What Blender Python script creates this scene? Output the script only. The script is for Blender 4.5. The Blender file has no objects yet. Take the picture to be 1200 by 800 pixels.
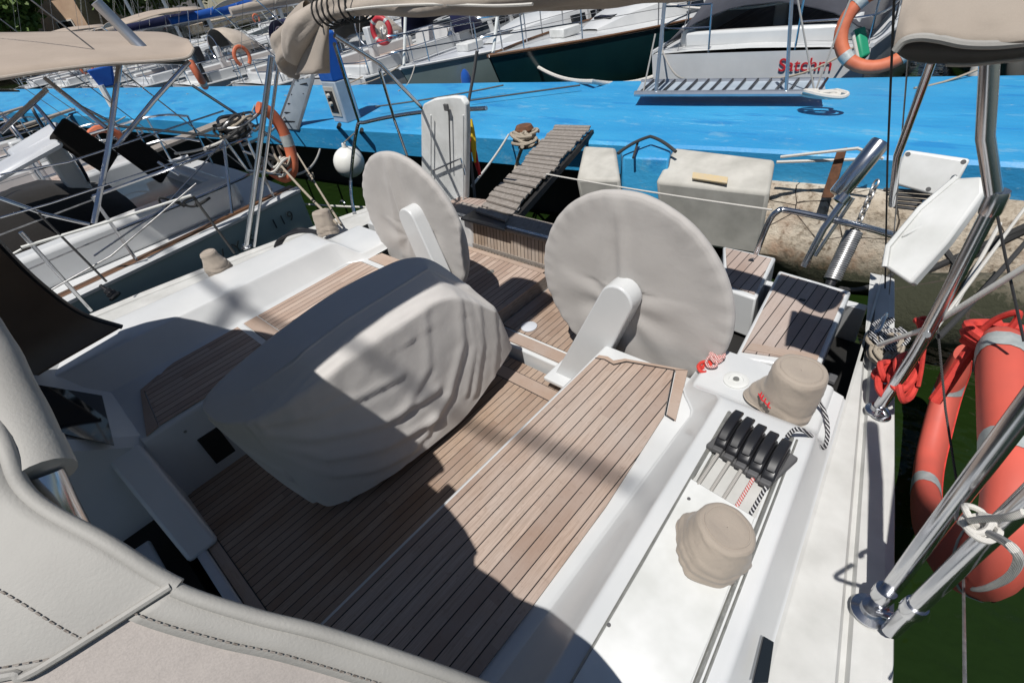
import bpy, math, random
from mathutils import Vector as V, Matrix, noise
random.seed(7)
S = bpy.context.scene
COL = S.collection
PI = math.pi
# ------------------------------------------------------------------ camera model
FPX = 588.33
YAW, PIT, ROL = -0.84757, 0.66103, -0.19204
CAM = V((1.93937, -0.12089, 2.11107))
_f = V((math.sin(YAW)*math.cos(PIT), math.cos(YAW)*math.cos(PIT), -math.sin(PIT)))
_r0 = V((math.cos(YAW), -math.sin(YAW), 0)); _u0 = _r0.cross(_f)
_r = math.cos(ROL)*_r0 + math.sin(ROL)*_u0
_u = -math.sin(ROL)*_r0 + math.cos(ROL)*_u0

def P(px, py, X=None, Y=None, Z=None):
    """world point on a plane x=X, y=Y or z=Z seen in the photograph at (px,py)"""
    d = _f + (px-600)/FPX*_r - (py-400)/FPX*_u
    if Z is not None: t = (Z-CAM.z)/d.z
    elif X is not None: t = (X-CAM.x)/d.x
    else: t = (Y-CAM.y)/d.y
    return CAM + t*d

# ------------------------------------------------------------------ materials
def newmat(name):
    m = bpy.data.materials.new(name); m.use_nodes = True
    nt = m.node_tree
    b = nt.nodes['Principled BSDF']
    return m, nt, b
def nd(nt, t, **kw):
    n = nt.nodes.new(t)
    for k, v in kw.items():
        if k in n.inputs: n.inputs[k].default_value = v
        else: setattr(n, k, v)
    return n
def lk(nt, a, ao, b, bi): nt.links.new(a.outputs[ao], b.inputs[bi])
def mix(nt, fac, a, b):
    n = nt.nodes.new('ShaderNodeMix'); n.data_type = 'RGBA'
    for sock, v in ((n.inputs[0], fac), (n.inputs[6], a), (n.inputs[7], b)):
        if isinstance(v, (int, float)): sock.default_value = v
        elif isinstance(v, tuple): sock.default_value = (*v[:3], 1)
        else: nt.links.new(v, sock)
    return n.outputs[2]
def mth(nt, op, a, b=None, c=None):
    n = nt.nodes.new('ShaderNodeMath'); n.operation = op
    for i, v in enumerate((a, b, c)):
        if v is None: continue
        if isinstance(v, (int, float)): n.inputs[i].default_value = v
        else: nt.links.new(v, n.inputs[i])
    return n.outputs[0]
def noisetex(nt, scale, detail=3, coord='Object', stretch=None, rough=.55):
    tc = nt.nodes.new('ShaderNodeTexCoord'); src = tc.outputs[coord]
    if stretch:
        mp = nt.nodes.new('ShaderNodeMapping'); mp.inputs['Scale'].default_value = stretch
        nt.links.new(src, mp.inputs[0]); src = mp.outputs[0]
    n = nd(nt, 'ShaderNodeTexNoise', Scale=scale, Detail=detail, Roughness=rough)
    nt.links.new(src, n.inputs['Vector'])
    return n.outputs['Fac']
def ramp(nt, fac, lo, hi):
    n = nt.nodes.new('ShaderNodeMapRange'); n.inputs[1].default_value = lo; n.inputs[2].default_value = hi
    nt.links.new(fac, n.inputs[0]); return n.outputs[0]
def bump(nt, b, h, strength, dist):
    n = nd(nt, 'ShaderNodeBump', Strength=strength, Distance=dist)
    nt.links.new(h, n.inputs['Height']); nt.links.new(n.outputs[0], b.inputs['Normal'])
def surf(name, col, col2=None, scale=4, rough=.5, metal=0, lo=.35, hi=.7, bstr=0, bscale=200, bdist=.002, stretch=None, coat=0, detail=4, sheen=0, spec=.5):
    m, nt, b = newmat(name)
    b.inputs['Roughness'].default_value = rough; b.inputs['Metallic'].default_value = metal
    b.inputs['Coat Weight'].default_value = coat
    b.inputs['Sheen Weight'].default_value = sheen
    b.inputs['Specular IOR Level'].default_value = spec
    if col2 is None: col2 = tuple(c*.86 for c in col)
    f = ramp(nt, noisetex(nt, scale, detail, stretch=stretch), lo, hi)
    nt.links.new(mix(nt, f, col, col2), b.inputs['Base Color'])
    if bstr: bump(nt, b, noisetex(nt, bscale, 3), bstr, bdist)
    return m
def teakmat(name, axis='X', w=.05, base=(.47, .365, .30), dark=(.255, .185, .14), seam=.085, along='Y', off=0., grey=.5):
    m, nt, b = newmat(name)
    b.inputs['Roughness'].default_value = .78; b.inputs['Specular IOR Level'].default_value = .25
    tc = nt.nodes.new('ShaderNodeTexCoord'); sp = nt.nodes.new('ShaderNodeSeparateXYZ')
    nt.links.new(tc.outputs['Object'], sp.inputs[0])
    u = mth(nt, 'ADD', mth(nt, 'DIVIDE', sp.outputs[axis], w), 100.5+off)
    fr = mth(nt, 'FRACT', u); fl = mth(nt, 'FLOOR', u)
    # butt joints: each plank is cut at its own place
    wn = nd(nt, 'ShaderNodeTexWhiteNoise', noise_dimensions='1D'); nt.links.new(fl, wn.inputs['W'])
    v = mth(nt, 'ADD', mth(nt, 'DIVIDE', sp.outputs[along], 1.35), mth(nt, 'MULTIPLY', wn.outputs['Value'], 7.3))
    fl2 = mth(nt, 'FLOOR', v)
    wn2 = nd(nt, 'ShaderNodeTexWhiteNoise', noise_dimensions='2D')
    cb = nt.nodes.new('ShaderNodeCombineXYZ'); nt.links.new(fl, cb.inputs[0]); nt.links.new(fl2, cb.inputs[1])
    nt.links.new(cb.outputs[0], wn2.inputs['Vector'])
    st = {'Y': (260, 9, 40), 'Z': (260, 40, 9), 'X': (9, 260, 40)}[along]
    g = noisetex(nt, 1, 5, stretch=st, rough=.65)
    g2 = noisetex(nt, 3.5, 4)
    c = mix(nt, ramp(nt, g, .32, .72), base, dark)
    c = mix(nt, mth(nt, 'MULTIPLY', mth(nt, 'POWER', wn2.outputs['Value'], 1.3), 1.0), c, (base[0]*.56, base[1]*.50, base[2]*.47))
    c = mix(nt, mth(nt, 'MULTIPLY', ramp(nt, g2, .35, .75), grey), c, (.42, .375, .345))
    g3 = noisetex(nt, 1.6, 6, rough=.7); g4 = noisetex(nt, 55, 3)
    c = mix(nt, mth(nt, 'MULTIPLY', ramp(nt, g3, .56, .72), .35), c, (base[0]*.55, base[1]*.5, base[2]*.48))
    c = mix(nt, mth(nt, 'MULTIPLY', ramp(nt, g4, .60, .72), .35), c, (base[0]*.45, base[1]*.42, base[2]*.40))
    sm = mth(nt, 'LESS_THAN', fr, seam)
    c = mix(nt, sm, c, (.012, .011, .011))
    nt.links.new(c, b.inputs['Base Color'])
    h = mth(nt, 'SUBTRACT', mth(nt, 'MULTIPLY', g, .35), sm)
    bump(nt, b, h, .5, .0015)
    return m
def ropemat(name, c1, c2, freq=60, ratio=.5):
    m, nt, b = newmat(name); b.inputs['Roughness'].default_value = .85
    tc = nt.nodes.new('ShaderNodeTexCoord')
    w = nd(nt, 'ShaderNodeTexWave', Scale=freq, Distortion=1.5); w.bands_direction = 'DIAGONAL'
    nt.links.new(tc.outputs['Object'], w.inputs['Vector'])
    f = mth(nt, 'GREATER_THAN', w.outputs['Fac'], ratio)
    nt.links.new(mix(nt, f, c1, c2), b.inputs['Base Color'])
    bump(nt, b, w.outputs['Fac'], .5, .003)
    return m

M = {}
M['gel'] = surf('gelcoat_white', (.61, .62, .62), (.53, .545, .55), scale=2.2, rough=.28, bstr=.03, bscale=18, bdist=.004, coat=.2)
M['gel_n'] = surf('gelcoat_grained', (.54, .54, .52), (.44, .44, .42), scale=7, rough=.55, bstr=.25, bscale=420, bdist=.0012)
M['gelold'] = surf('white_plastic_weathered', (.70, .71, .70), (.54, .55, .53), scale=5, rough=.45, bstr=.05, bscale=90)
M['gelgrey'] = surf('gelcoat_light_grey', (.55, .57, .60), (.44, .46, .50), scale=2, rough=.35)
M['teak'] = teakmat('teak_planks', 'X', .05)
M['teakfloor'] = teakmat('teak_sole_planks', 'X', .047, base=(.42, .31, .23), dark=(.225, .155, .11), off=.3, grey=.35)
M['teakL'] = teakmat('teak_left_planks', 'X', .05, base=(.54, .425, .35), dark=(.35, .26, .205), off=.1, grey=.3)
M['teakmargin'] = teakmat('teak_margin', 'X', 5., base=(.53, .42, .34), dark=(.37, .28, .22), seam=0., along='Y', off=.31)
M['teaky'] = teakmat('teak_margin_across', 'Y', 5., base=(.53, .42, .34), dark=(.37, .28, .22), seam=0., along='X', off=.31)
M['teakdark'] = teakmat('teak_aft_planks', 'X', .05, base=(.50, .41, .36), dark=(.37, .29, .25), grey=.55)
M['teakslat'] = teakmat('teak_upright_slats', 'X', .036, base=(.44, .36, .28), dark=(.30, .23, .17), along='Z', seam=.14, grey=.6)
M['oldwood'] = surf('weathered_grey_wood', (.33, .30, .27), (.15, .125, .105), scale=3, rough=.9, stretch=(60, 6, 60), bstr=.5, bscale=60, bdist=.004)
M['rail_wood'] = surf('varnished_brown_wood', (.15, .075, .035), (.09, .04, .02), scale=3, rough=.5, stretch=(40, 2, 40))
def fabric(name, c, c2, scale=3, wv=900, b=.25, rough=.92):
    m, nt, bs = newmat(name)
    bs.inputs['Roughness'].default_value = rough; bs.inputs['Specular IOR Level'].default_value = .25
    bs.inputs['Sheen Weight'].default_value = .15
    f = ramp(nt, noisetex(nt, scale, 5), .3, .75)
    fine = noisetex(nt, wv, 2)
    cc = mix(nt, f, c, c2)
    cc = mix(nt, mth(nt, 'MULTIPLY', ramp(nt, fine, .35, .7), .35), cc, tuple(x*.62 for x in c))
    nt.links.new(cc, bs.inputs['Base Color'])
    big = noisetex(nt, 9, 4, rough=.6)
    h = mth(nt, 'ADD', mth(nt, 'MULTIPLY', fine, .06), big)
    bump(nt, bs, h, b, .02)
    return m
M['cover'] = fabric('grey_cover_cloth', (.60, .575, .55), (.53, .51, .485), wv=1100, b=.12)
M['wheelc'] = fabric('wheel_cover_cloth', (.47, .45, .43), (.42, .40, .38), wv=1100, b=.16)
M['beige'] = fabric('beige_canvas', (.385, .33, .275), (.315, .27, .225), wv=900, b=.3)
M['beige2'] = fabric('bimini_canvas', (.46, .40, .34), (.36, .31, .26), wv=500, b=.35)
M['tan'] = fabric('tan_bimini_canvas', (.42, .345, .28), (.35, .285, .23), wv=300, b=.2)
M['hoodcanvas'] = fabric('hood_canvas_tweed', (.43, .39, .36), (.36, .325, .30), wv=420, b=.25)
M['vinyl'] = surf('grey_vinyl', (.345, .335, .31), (.285, .275, .255), scale=6, rough=.66, bstr=.3, bscale=260, bdist=.0015)
M['hoodside'] = surf('brown_hood_window', (.10, .075, .055), (.07, .05, .035), scale=3, rough=.35)
M['navy'] = fabric('navy_canvas', (.012, .016, .06), (.008, .01, .04))
M['greycv'] = fabric('charcoal_boat_cover', (.08, .083, .10), (.055, .057, .07))
M['blackcv'] = fabric('black_cockpit_cover', (.012, .010, .009), (.007, .006, .005))
M['bluecv'] = fabric('bright_blue_canvas', (.01, .10, .42), (.008, .06, .30))
M['steel'] = surf('stainless_steel', (.62, .63, .65), (.52, .53, .56), scale=8, rough=.2, metal=1)
M['alu'] = surf('aluminium_mast', (.50, .53, .57), (.42, .45, .49), scale=6, rough=.38, metal=.85)
M['galv'] = surf('galvanised_wire', (.36, .36, .36), (.22, .22, .22), scale=30, rough=.4, metal=.7)
M['darkwire'] = surf('dark_cable', (.03, .03, .032), (.02, .02, .02), rough=.5)
M['black'] = surf('black_plastic', (.018, .019, .022), (.012, .012, .014), rough=.35)
M['rubber'] = surf('grey_rubber', (.10, .10, .105), (.07, .07, .07), rough=.7)
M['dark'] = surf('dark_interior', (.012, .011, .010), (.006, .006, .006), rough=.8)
M['glass'] = surf('dark_acrylic_glass', (.010, .012, .016), (.008, .01, .012), rough=.05, spec=.6)
M['strap'] = surf('track_grey_alloy', (.36, .36, .33), (.27, .27, .25), scale=40, rough=.4, metal=.6)
M['red'] = surf('red_buoy_vinyl', (.64, .105, .07), (.46, .09, .065), scale=3, rough=.6, bstr=.08, bscale=60)
M['orange'] = surf('faded_orange_buoy', (.58, .16, .075), (.46, .11, .05), scale=6, rough=.6)
M['redline'] = surf('red_rope_webbing', (.60, .05, .035), (.42, .03, .025), scale=30, rough=.8, bstr=.5, bscale=160)
M['tape'] = surf('silver_reflective_tape', (.42, .45, .44), (.30, .33, .33), scale=30, rough=.5, metal=.1)
M['white_rope'] = ropemat('white_laid_rope', (.72, .70, .65), (.50, .48, .44), 170, .6)
M['old_rope'] = ropemat('old_mooring_rope', (.46, .40, .32), (.26, .22, .17), 150, .55)
M['bw_rope'] = ropemat('black_white_rope', (.02, .02, .025), (.55, .55, .55), 38, .72)
M['red_rope'] = ropemat('red_fleck_rope', (.55, .50, .47), (.5, .05, .05), 55, .62)
M['grey_rope'] = ropemat('grey_rope', (.42, .40, .37), (.30, .29, .27), 90, .5)
M['blackrope'] = ropemat('black_rope', (.02, .02, .02), (.06, .06, .06), 70, .6)
M['fender'] = surf('white_fender_vinyl', (.78, .78, .74), (.66, .66, .62), scale=6, rough=.4)
M['dockbox'] = surf('weathered_white_dock_fender', (.50, .485, .44), (.36, .35, .315), scale=4, rough=.75, bstr=.2, bscale=60)
M['steelblue'] = surf('painted_grey_blue_metal', (.38, .44, .50), (.30, .36, .42), scale=5, rough=.5)
M['hullgg'] = surf('grey_green_hull', (.30, .385, .375), (.25, .33, .325), scale=1.5, rough=.2, coat=.4)
M['hullgreen'] = surf('dark_green_hull', (.008, .040, .046), (.006, .03, .036), scale=1.5, rough=.15, coat=.4)
M['hullnavy'] = surf('navy_hull', (.02, .045, .075), (.012, .03, .055), scale=1.5, rough=.2)
M['letter'] = surf('dark_lettering', (.02, .028, .03), rough=.5)
M['redletter'] = surf('red_lettering', (.55, .02, .03), rough=.5)
M['green'] = surf('green_plastic', (.02, .30, .16), rough=.5)
M['flagy'] = fabric('yellow_flag_cloth', (.70, .48, .03), (.6, .4, .02))
M['flagr'] = fabric('red_flag_cloth', (.50, .02, .02), (.4, .015, .015))
M['rust'] = surf('rusty_iron', (.16, .07, .035), (.07, .035, .02), scale=20, rough=.9)

def pier_paint():
    m, nt, b = newmat('blue_pier_paint'); b.inputs['Roughness'].default_value = .5
    n1 = noisetex(nt, 1.1, 6, stretch=(.5, 1.6, 1)); n2 = noisetex(nt, 6, 6, stretch=(.35, 2.2, 1), rough=.7); n3 = noisetex(nt, 30, 4)
    c = mix(nt, ramp(nt, n1, .3, .7), (.018, .235, .51), (.045, .34, .61))
    c = mix(nt, mth(nt, 'MULTIPLY', ramp(nt, n2, .60, .70), .55), c, (.20, .50, .68))
    c = mix(nt, mth(nt, 'MULTIPLY', ramp(nt, noisetex(nt, 2.3, 5, stretch=(.4, 2, 1)), .60, .66), .7), c, (.012, .19, .48))
    c = mix(nt, ramp(nt, mth(nt, 'MULTIPLY', n3, n2), .40, .46), c, (.42, .52, .55))
    n4 = noisetex(nt, 2.8, 8, rough=.75, stretch=(.6, 1.3, 1)); n5 = noisetex(nt, 9, 8, rough=.8, stretch=(.4, 1.6, 1))
    c = mix(nt, mth(nt, 'MULTIPLY', ramp(nt, n4, .58, .66), .5), c, (.22, .42, .55))
    c = mix(nt, mth(nt, 'MULTIPLY', ramp(nt, n5, .63, .67), .7), c, (.32, .40, .42))
    c = mix(nt, mth(nt, 'MULTIPLY', ramp(nt, n5, .36, .30), .8), c, (.010, .12, .30))
    n6 = noisetex(nt, .5, 5); c = mix(nt, mth(nt, 'MULTIPLY', ramp(nt, n6, .5, .7), .45), c, (.03, .22, .42))
    nt.links.new(c, b.inputs['Base Color'])
    bump(nt, b, mth(nt, 'ADD', n2, mth(nt, 'MULTIPLY', n3, .3)), .5, .02)
    return m
M['blue'] = pier_paint()
def concrete():
    m, nt, b = newmat('old_quay_concrete'); b.inputs['Roughness'].default_value = .9
    n1 = noisetex(nt, 2.2, 7, rough=.65); n2 = noisetex(nt, 14, 6, rough=.7); n3 = noisetex(nt, 1.3, 4)
    c = mix(nt, ramp(nt, n1, .35, .65), (.56, .50, .41), (.36, .30, .225))
    c = mix(nt, ramp(nt, n2, .50, .66), c, (.17, .13, .09))
    c = mix(nt, mth(nt, 'MULTIPLY', ramp(nt, n3, .55, .68), .8), c, (.22, .10, .045))
    tc = nt.nodes.new('ShaderNodeTexCoord'); sp = nt.nodes.new('ShaderNodeSeparateXYZ'); nt.links.new(tc.outputs['Object'], sp.inputs[0])
    wl = ramp(nt, mth(nt, 'ADD', sp.outputs['Z'], mth(nt, 'MULTIPLY', n2, .35)), .62, .42)
    c = mix(nt, wl, c, (.030, .032, .016))
    v_ = nd(nt, 'ShaderNodeTexVoronoi', Scale=1.7, feature='DISTANCE_TO_EDGE'); nt.links.new(tc.outputs['Object'], v_.inputs['Vector'])
    c = mix(nt, mth(nt, 'LESS_THAN', mth(nt, 'ADD', v_.outputs['Distance'], mth(nt, 'MULTIPLY', n2, .03)), .022), c, (.05, .04, .03))
    nt.links.new(c, b.inputs['Base Color'])
    bump(nt, b, mth(nt, 'ADD', n2, n1), .9, .03)
    return m
M['concrete'] = concrete()
def water():
    m, nt, b = newmat('harbour_water')
    b.inputs['Base Color'].default_value = (.009, .020, .004, 1)
    b.inputs['Roughness'].default_value = .06; b.inputs['IOR'].default_value = 1.33
    n1 = noisetex(nt, 2.2, 3); n2 = noisetex(nt, 7, 2)
    bump(nt, b, mth(nt, 'ADD', n1, mth(nt, 'MULTIPLY', n2, .45)), .6, .08)
    return m
M['water'] = water()

# ------------------------------------------------------------------ mesh builder
ORG = {}
class MB:
    def __init__(s): s.v = []; s.f = []; s.mi = []; s.cur = 0
    def add(s, vs, fs):
        o = len(s.v); s.v += [V(p) for p in vs]
        s.f += [tuple(i+o for i in f) for f in fs]; s.mi += [s.cur]*len(fs); return s
    def box(s, c, d, rot=None):
        c = V(c); x, y, z = (k/2 for k in d)
        vs = [V((a, b, e)) for a in (-x, x) for b in (-y, y) for e in (-z, z)]
        if rot is not None: vs = [rot @ v for v in vs]
        return s.add([c+v for v in vs], [(0, 1, 3, 2), (4, 6, 7, 5), (0, 4, 5, 1), (2, 3, 7, 6), (0, 2, 6, 4), (1, 5, 7, 3)])
    def prism(s, poly, vec):
        vec = V(vec); n = len(poly); poly = [V(p) for p in poly]
        fs = [tuple(range(n)), tuple(range(2*n-1, n-1, -1))] + [(i, n+i, n+(i+1) % n, (i+1) % n) for i in range(n)]
        return s.add(poly+[p+vec for p in poly], fs)
    def tube(s, pts, r, n=8, closed=False, caps=True, flat=None):
        pts = [V(p) for p in pts]; m = len(pts)
        rs = r if isinstance(r, (list, tuple)) else [r]*m
        rings = []; N = None
        for i, p in enumerate(pts):
            if closed: t = pts[(i+1) % m]-pts[i-1]
            else: t = pts[min(i+1, m-1)]-pts[max(i-1, 0)]
            t = t.normalized() if t.length > 1e-9 else V((0, 0, 1))
            if N is None: N = t.orthogonal().normalized()
            else:
                N = N - t*N.dot(t)
                N = N.normalized() if N.length > 1e-6 else t.orthogonal().normalized()
            B = t.cross(N)
            rings.append([p+rs[i]*(math.cos(2*PI*k/n)*N+math.sin(2*PI*k/n)*B) for k in range(n)])
        vs = [q for g in rings for q in g]; fs = []
        for i in range(m if closed else m-1):
            j = (i+1) % m
            for k in range(n): fs.append((i*n+k, i*n+(k+1) % n, j*n+(k+1) % n, j*n+k))
        if caps and not closed: fs += [tuple(range(n-1, -1, -1)), tuple((m-1)*n+k for k in range(n))]
        return s.add(vs, fs)
    def lathe(s, prof, base, axis=(0, 0, 1), n=24, wob=None):
        a = V(axis).normalized(); e1 = a.orthogonal().normalized(); e2 = a.cross(e1); base = V(base)
        vs = []
        for j, (r, h) in enumerate(prof):
            for k in range(n):
                th = 2*PI*k/n; rr = r*(wob(th, j/(len(prof)-1)) if wob else 1)
                vs.append(base+a*h+rr*(math.cos(th)*e1+math.sin(th)*e2))
        fs = [(j*n+k, j*n+(k+1) % n, (j+1)*n+(k+1) % n, (j+1)*n+k) for j in range(len(prof)-1) for k in range(n)]
        fs += [tuple(range(n-1, -1, -1)), tuple((len(prof)-1)*n+k for k in range(n))]
        return s.add(vs, fs)
    def grid(s, rows, cu=False, cv=False):
        m = len(rows); n = len(rows[0])
        fs = [(i*n+j, i*n+(j+1) % n, ((i+1) % m)*n+(j+1) % n, ((i+1) % m)*n+j)
              for i in range(m if cu else m-1) for j in range(n if cv else n-1)]
        return s.add([p for r in rows for p in r], fs)
    def build(s, name, mat, parent=None, smooth=True, bevel=0, solid=0, org=None, autos=40, subsurf=0):
        me = bpy.data.meshes.new(name)
        o = org if org is not None else (ORG[parent.name] if parent else None)
        if o is None:
            xs = [v.x for v in s.v]; ys = [v.y for v in s.v]; zs = [v.z for v in s.v]
            o = V(((min(xs)+max(xs))/2, (min(ys)+max(ys))/2, min(zs)))
        o = V(o)
        me.from_pydata([v-o for v in s.v], [], s.f); me.update()
        mats = mat if isinstance(mat, (list, tuple)) else [mat]
        for m_ in mats: me.materials.append(M[m_] if isinstance(m_, str) else m_)
        for p, i in zip(me.polygons, s.mi): p.material_index = min(i, len(mats)-1)
        import bmesh
        bm = bmesh.new(); bm.from_mesh(me); bmesh.ops.recalc_face_normals(bm, faces=bm.faces); bm.to_mesh(me); bm.free()
        ob = bpy.data.objects.new(name, me); COL.objects.link(ob)
        ORG[ob.name] = o
        if parent: ob.parent = parent; ob.location = o-ORG[parent.name]
        else: ob.location = o
        if bevel:
            b = ob.modifiers.new('bevel', 'BEVEL'); b.width = bevel; b.segments = 2; b.limit_method = 'ANGLE'; b.angle_limit = math.radians(35)
        if solid:
            b = ob.modifiers.new('solid', 'SOLIDIFY'); b.thickness = solid; b.offset = -1
        if subsurf:
            b = ob.modifiers.new('sub', 'SUBSURF'); b.levels = subsurf; b.render_levels = subsurf
        if smooth:
            me.polygons.foreach_set('use_smooth', [True]*len(me.polygons))
            me.set_sharp_from_angle(angle=math.radians(autos))
        return ob
def tag(o, label=None, cat=None, group=None, kind=None):
    for k, v in (('label', label), ('category', cat), ('group', group), ('kind', kind)):
        if v: o[k] = v
    return o
def empty(name, loc, label=None, cat=None, group=None):
    o = bpy.data.objects.new(name, None); COL.objects.link(o); o.location = V(loc); o.empty_display_size = .1
    ORG[o.name] = V(loc); return tag(o, label, cat, group)
def tub(name, pts, r, mat, parent=None, n=8, closed=False, **k):
    return MB().tube(pts, r, n, closed).build(name, mat, parent, **k)
def cr(pts, n=8, closed=False):
    """Catmull-Rom through points"""
    pts = [V(p) for p in pts]; m = len(pts); out = []
    for i in range(m if closed else m-1):
        if closed: a, b, c, d = pts[i-1], pts[i], pts[(i+1) % m], pts[(i+2) % m]
        else: a, b, c, d = pts[max(i-1, 0)], pts[i], pts[i+1], pts[min(i+2, m-1)]
        for k in range(n):
            t = k/n
            out.append(.5*((2*b)+(c-a)*t+(2*a-5*b+4*c-d)*t*t+(3*b-a-3*c+d)*t**3))
    if not closed: out.append(pts[-1])
    return out
def sag(a, b, s, n=12):
    a, b = V(a), V(b)
    return [a.lerp(b, i/n)-V((0, 0, s*4*(i/n)*(1-i/n))) for i in range(n+1)]
def nz(p, sc=1., seed=0.): return noise.noise(V((p[0]*sc+seed, p[1]*sc-seed*.7, p[2]*sc+seed*1.3)))
def tagt(o, label, cat, group=None): return tag(o, label, cat, group)
def interp(tab, x):
    if x <= tab[0][0]: return tab[0][1]
    for (a, p), (b, q) in zip(tab, tab[1:]):
        if x <= b: return p+(q-p)*(x-a)/(b-a)
    return tab[-1][1]

# ================================================================== THE SETTING
ZW = -.95
w = MB(); w.add([(-400, -400, ZW), (400, -400, ZW), (400, 400, ZW), (-400, 400, ZW)], [(0, 1, 2, 3)])
tag(w.build('water', 'water', smooth=False), kind='structure')
bed = MB(); bed.add([(-420, -420, ZW-2.5), (420, -420, ZW-2.5), (420, 420, ZW-2.5), (-420, 420, ZW-2.5)], [(0, 1, 2, 3)])
tag(bed.build('seabed', 'dark', smooth=False), kind='structure')

# pier : blue painted walkway on an old concrete quay
def near(x): return 4.88+.128*(x-.33)
def far(x): return 7.42+.115*(x-.38)
ZP = .25
pm = MB(); rows = []
for i in range(61):
    x = -46+ i*60/60
    pr_ = []
    yn, yf = near(x), far(x)
    for (yy, zz) in ((yn, -.10), (yn-.012, ZP-.03), (yn+.02, ZP), (yn*.5+yf*.5, ZP+.025), (yf-.02, ZP), (yf+.012, ZP-.03), (yf, ZW-.6)):
        pr_.append(V((x, yy+.012*nz((x*.8, yy, zz), 1), zz+.01*nz((x, yy*2, 3), 1.3))))
    rows.append(pr_)
pm.grid(rows)
pier = empty('pier', (0, near(0), ZW), 'long bright blue painted concrete pier running across behind the moored boats', 'pier')
pm.build('painted_deck', 'blue', pier)
qm = MB(); rows = []
for i in range(121):
    x = .42+i*13.5/120
    rows.append([V((x, near(x)+dy+.10*nz((x*1.4, z*2, 5), 1.6)+.05*nz((x*3, z*4, 1), 1.6)+.02*nz((x, z, 2), 7), z)) for dy, z in ((.3, -.04), (-.06, -.03), (-.14, -.07), (-.22, -.2), (-.30, -.4), (-.36, -.6), (-.36, -.75), (-.25, -.9), (-.1, ZW-.6))])
qm.grid(rows); qm.add(rows[0], [tuple(range(len(rows[0])))]); MB().prism([(-46, near(-46)+.5, .0), (.6, near(.6)+.5, .0), (.6, near(.6)+.8, .0), (-46, near(-46)+.8, .0)], (0, 0, -1.6)).build('under_pier_shade', 'dark', pier, smooth=False); qm.build('concrete_face', 'concrete', pier)  # near-black wall added below the deck, stands for the shade under the pier

# ================================================================== OUR YACHT
yacht = empty('sailing_yacht', (0, 0, 0), 'white sailing yacht with teak cockpit, twin wheels and side benches, filling the foreground', 'sailing yacht')
def part(mb, name, mat, parent=yacht, **k): return mb.build(name, mat, parent, **k)
def slab(poly, z0, z1): return MB().prism([(x, y, z0) for x, y in poly], (0, 0, z1-z0))

# --- sole
m = MB().box((0, .52, -.02), (1.56, 1.70, .04)); part(m, 'cockpit_sole', 'teakfloor', smooth=False)
for c_, d_ in (((0, -.345, -.019), (1.56, .05, .045)), ((.02, 1.415, -.019), (1.5, .085, .044))): part(MB().box(c_, d_), 'margin_board', 'teaky', smooth=False)
m = MB().box((0, 1.50, -.021), (1.56, .09, .04)); part(m, 'cockpit_sole', 'teakfloor', smooth=False)
for yy in (-.318, 1.371, 1.459): part(MB().box((0, yy, .0005), (1.54, .006, .003)), 'caulking_seam', 'black', smooth=False)
# --- helm step, platform, transom gate
m = MB().box((.42, 1.92, .02), (1.55, .70, .13)); part(m, 'helm_step', 'gel', bevel=.012)
m = MB().box((.47, 1.97, .0915), (1.30, .54, .007)); part(m, 'helm_step_deck', 'teakfloor', smooth=False)
for c_, d_ in (((.40, 1.635, .0925), (1.46, .085, .009)), ((-.155, 1.97, .0925), (.06, .54, .009))): part(MB().box(c_, d_), 'margin_board', 'teaky', smooth=False)
m = MB().box((-.74, 1.92, .06), (1.08, .72, .25)); part(m, 'aft_platform', 'oldwood', bevel=.006)
m = MB().box((-.75, 1.93, .1895), (.98, .60, .008)); part(m, 'aft_platform_deck', 'teakL', smooth=False)
for c_, d_ in (((-.225, 1.92, .190), (.05, .70, .01)), ((-.74, 2.255, .190), (1.02, .045, .01))): part(MB().box(c_, d_), 'margin_board', 'teaky', smooth=False)
m = MB().lathe([(.0, 0), (.028, 0), (.028, .004), (.018, .005), (.016, .002), (0, .002)], (-.62, 2.06, .194), n=20); part(m, 'deck_drain', 'strap')
m = MB().lathe([(.0, 0), (.055, 0), (.055, .006), (.04, .010), (0, .012)], tuple(P(620, 383, Z=.097)), n=28); part(m, 'deck_filler_cap', 'gelgrey')
# transom gate : upright slats with a wide weathered capping
gate = MB(); 
gate.add([(-1.3, 2.30, .18), (.62, 2.30, .18), (.62, 2.335, .40), (-1.3, 2.335, .40)], [(0, 1, 2, 3)])
g = part(gate, 'transom_gate', 'teakslat', smooth=False)
m = MB()
for z_, h_ in ((.205, .03), (.392, .02)): m.box((-.34, 2.315+(.03 if z_ > .3 else -.008), z_), (1.95, .014, h_))
part(m, 'gate_rail', 'oldwood', smooth=False)
m = MB().prism([(-1.32, 2.31, .408), (.64, 2.31, .408), (.64, 2.50, .43), (-1.32, 2.50, .43)], (0, 0, .028)); part(m, 'transom_capping', 'oldwood', bevel=.004)
m = MB().prism([(-1.30, 2.318, .437), (.62, 2.318, .437), (.62, 2.345, .440), (-1.30, 2.345, .440)], (0, 0, .006)); part(m, 'capping_strip', 'steel', bevel=.002)
m = MB().prism([(-1.9, 2.60, .36), (1.75, 2.60, .36), (1.72, 2.78, .1), (1.6, 2.9, -1.3), (-1.7, 2.9, -1.3), (-1.85, 2.78, .1)], (0, .001, 0))
part(MB().prism([(-1.86, 2.505, .38), (1.70, 2.505, .38), (1.66, 2.86, -1.2), (-1.8, 2.86, -1.2)], (0, .05, 0)), 'transom', 'gel')
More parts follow.
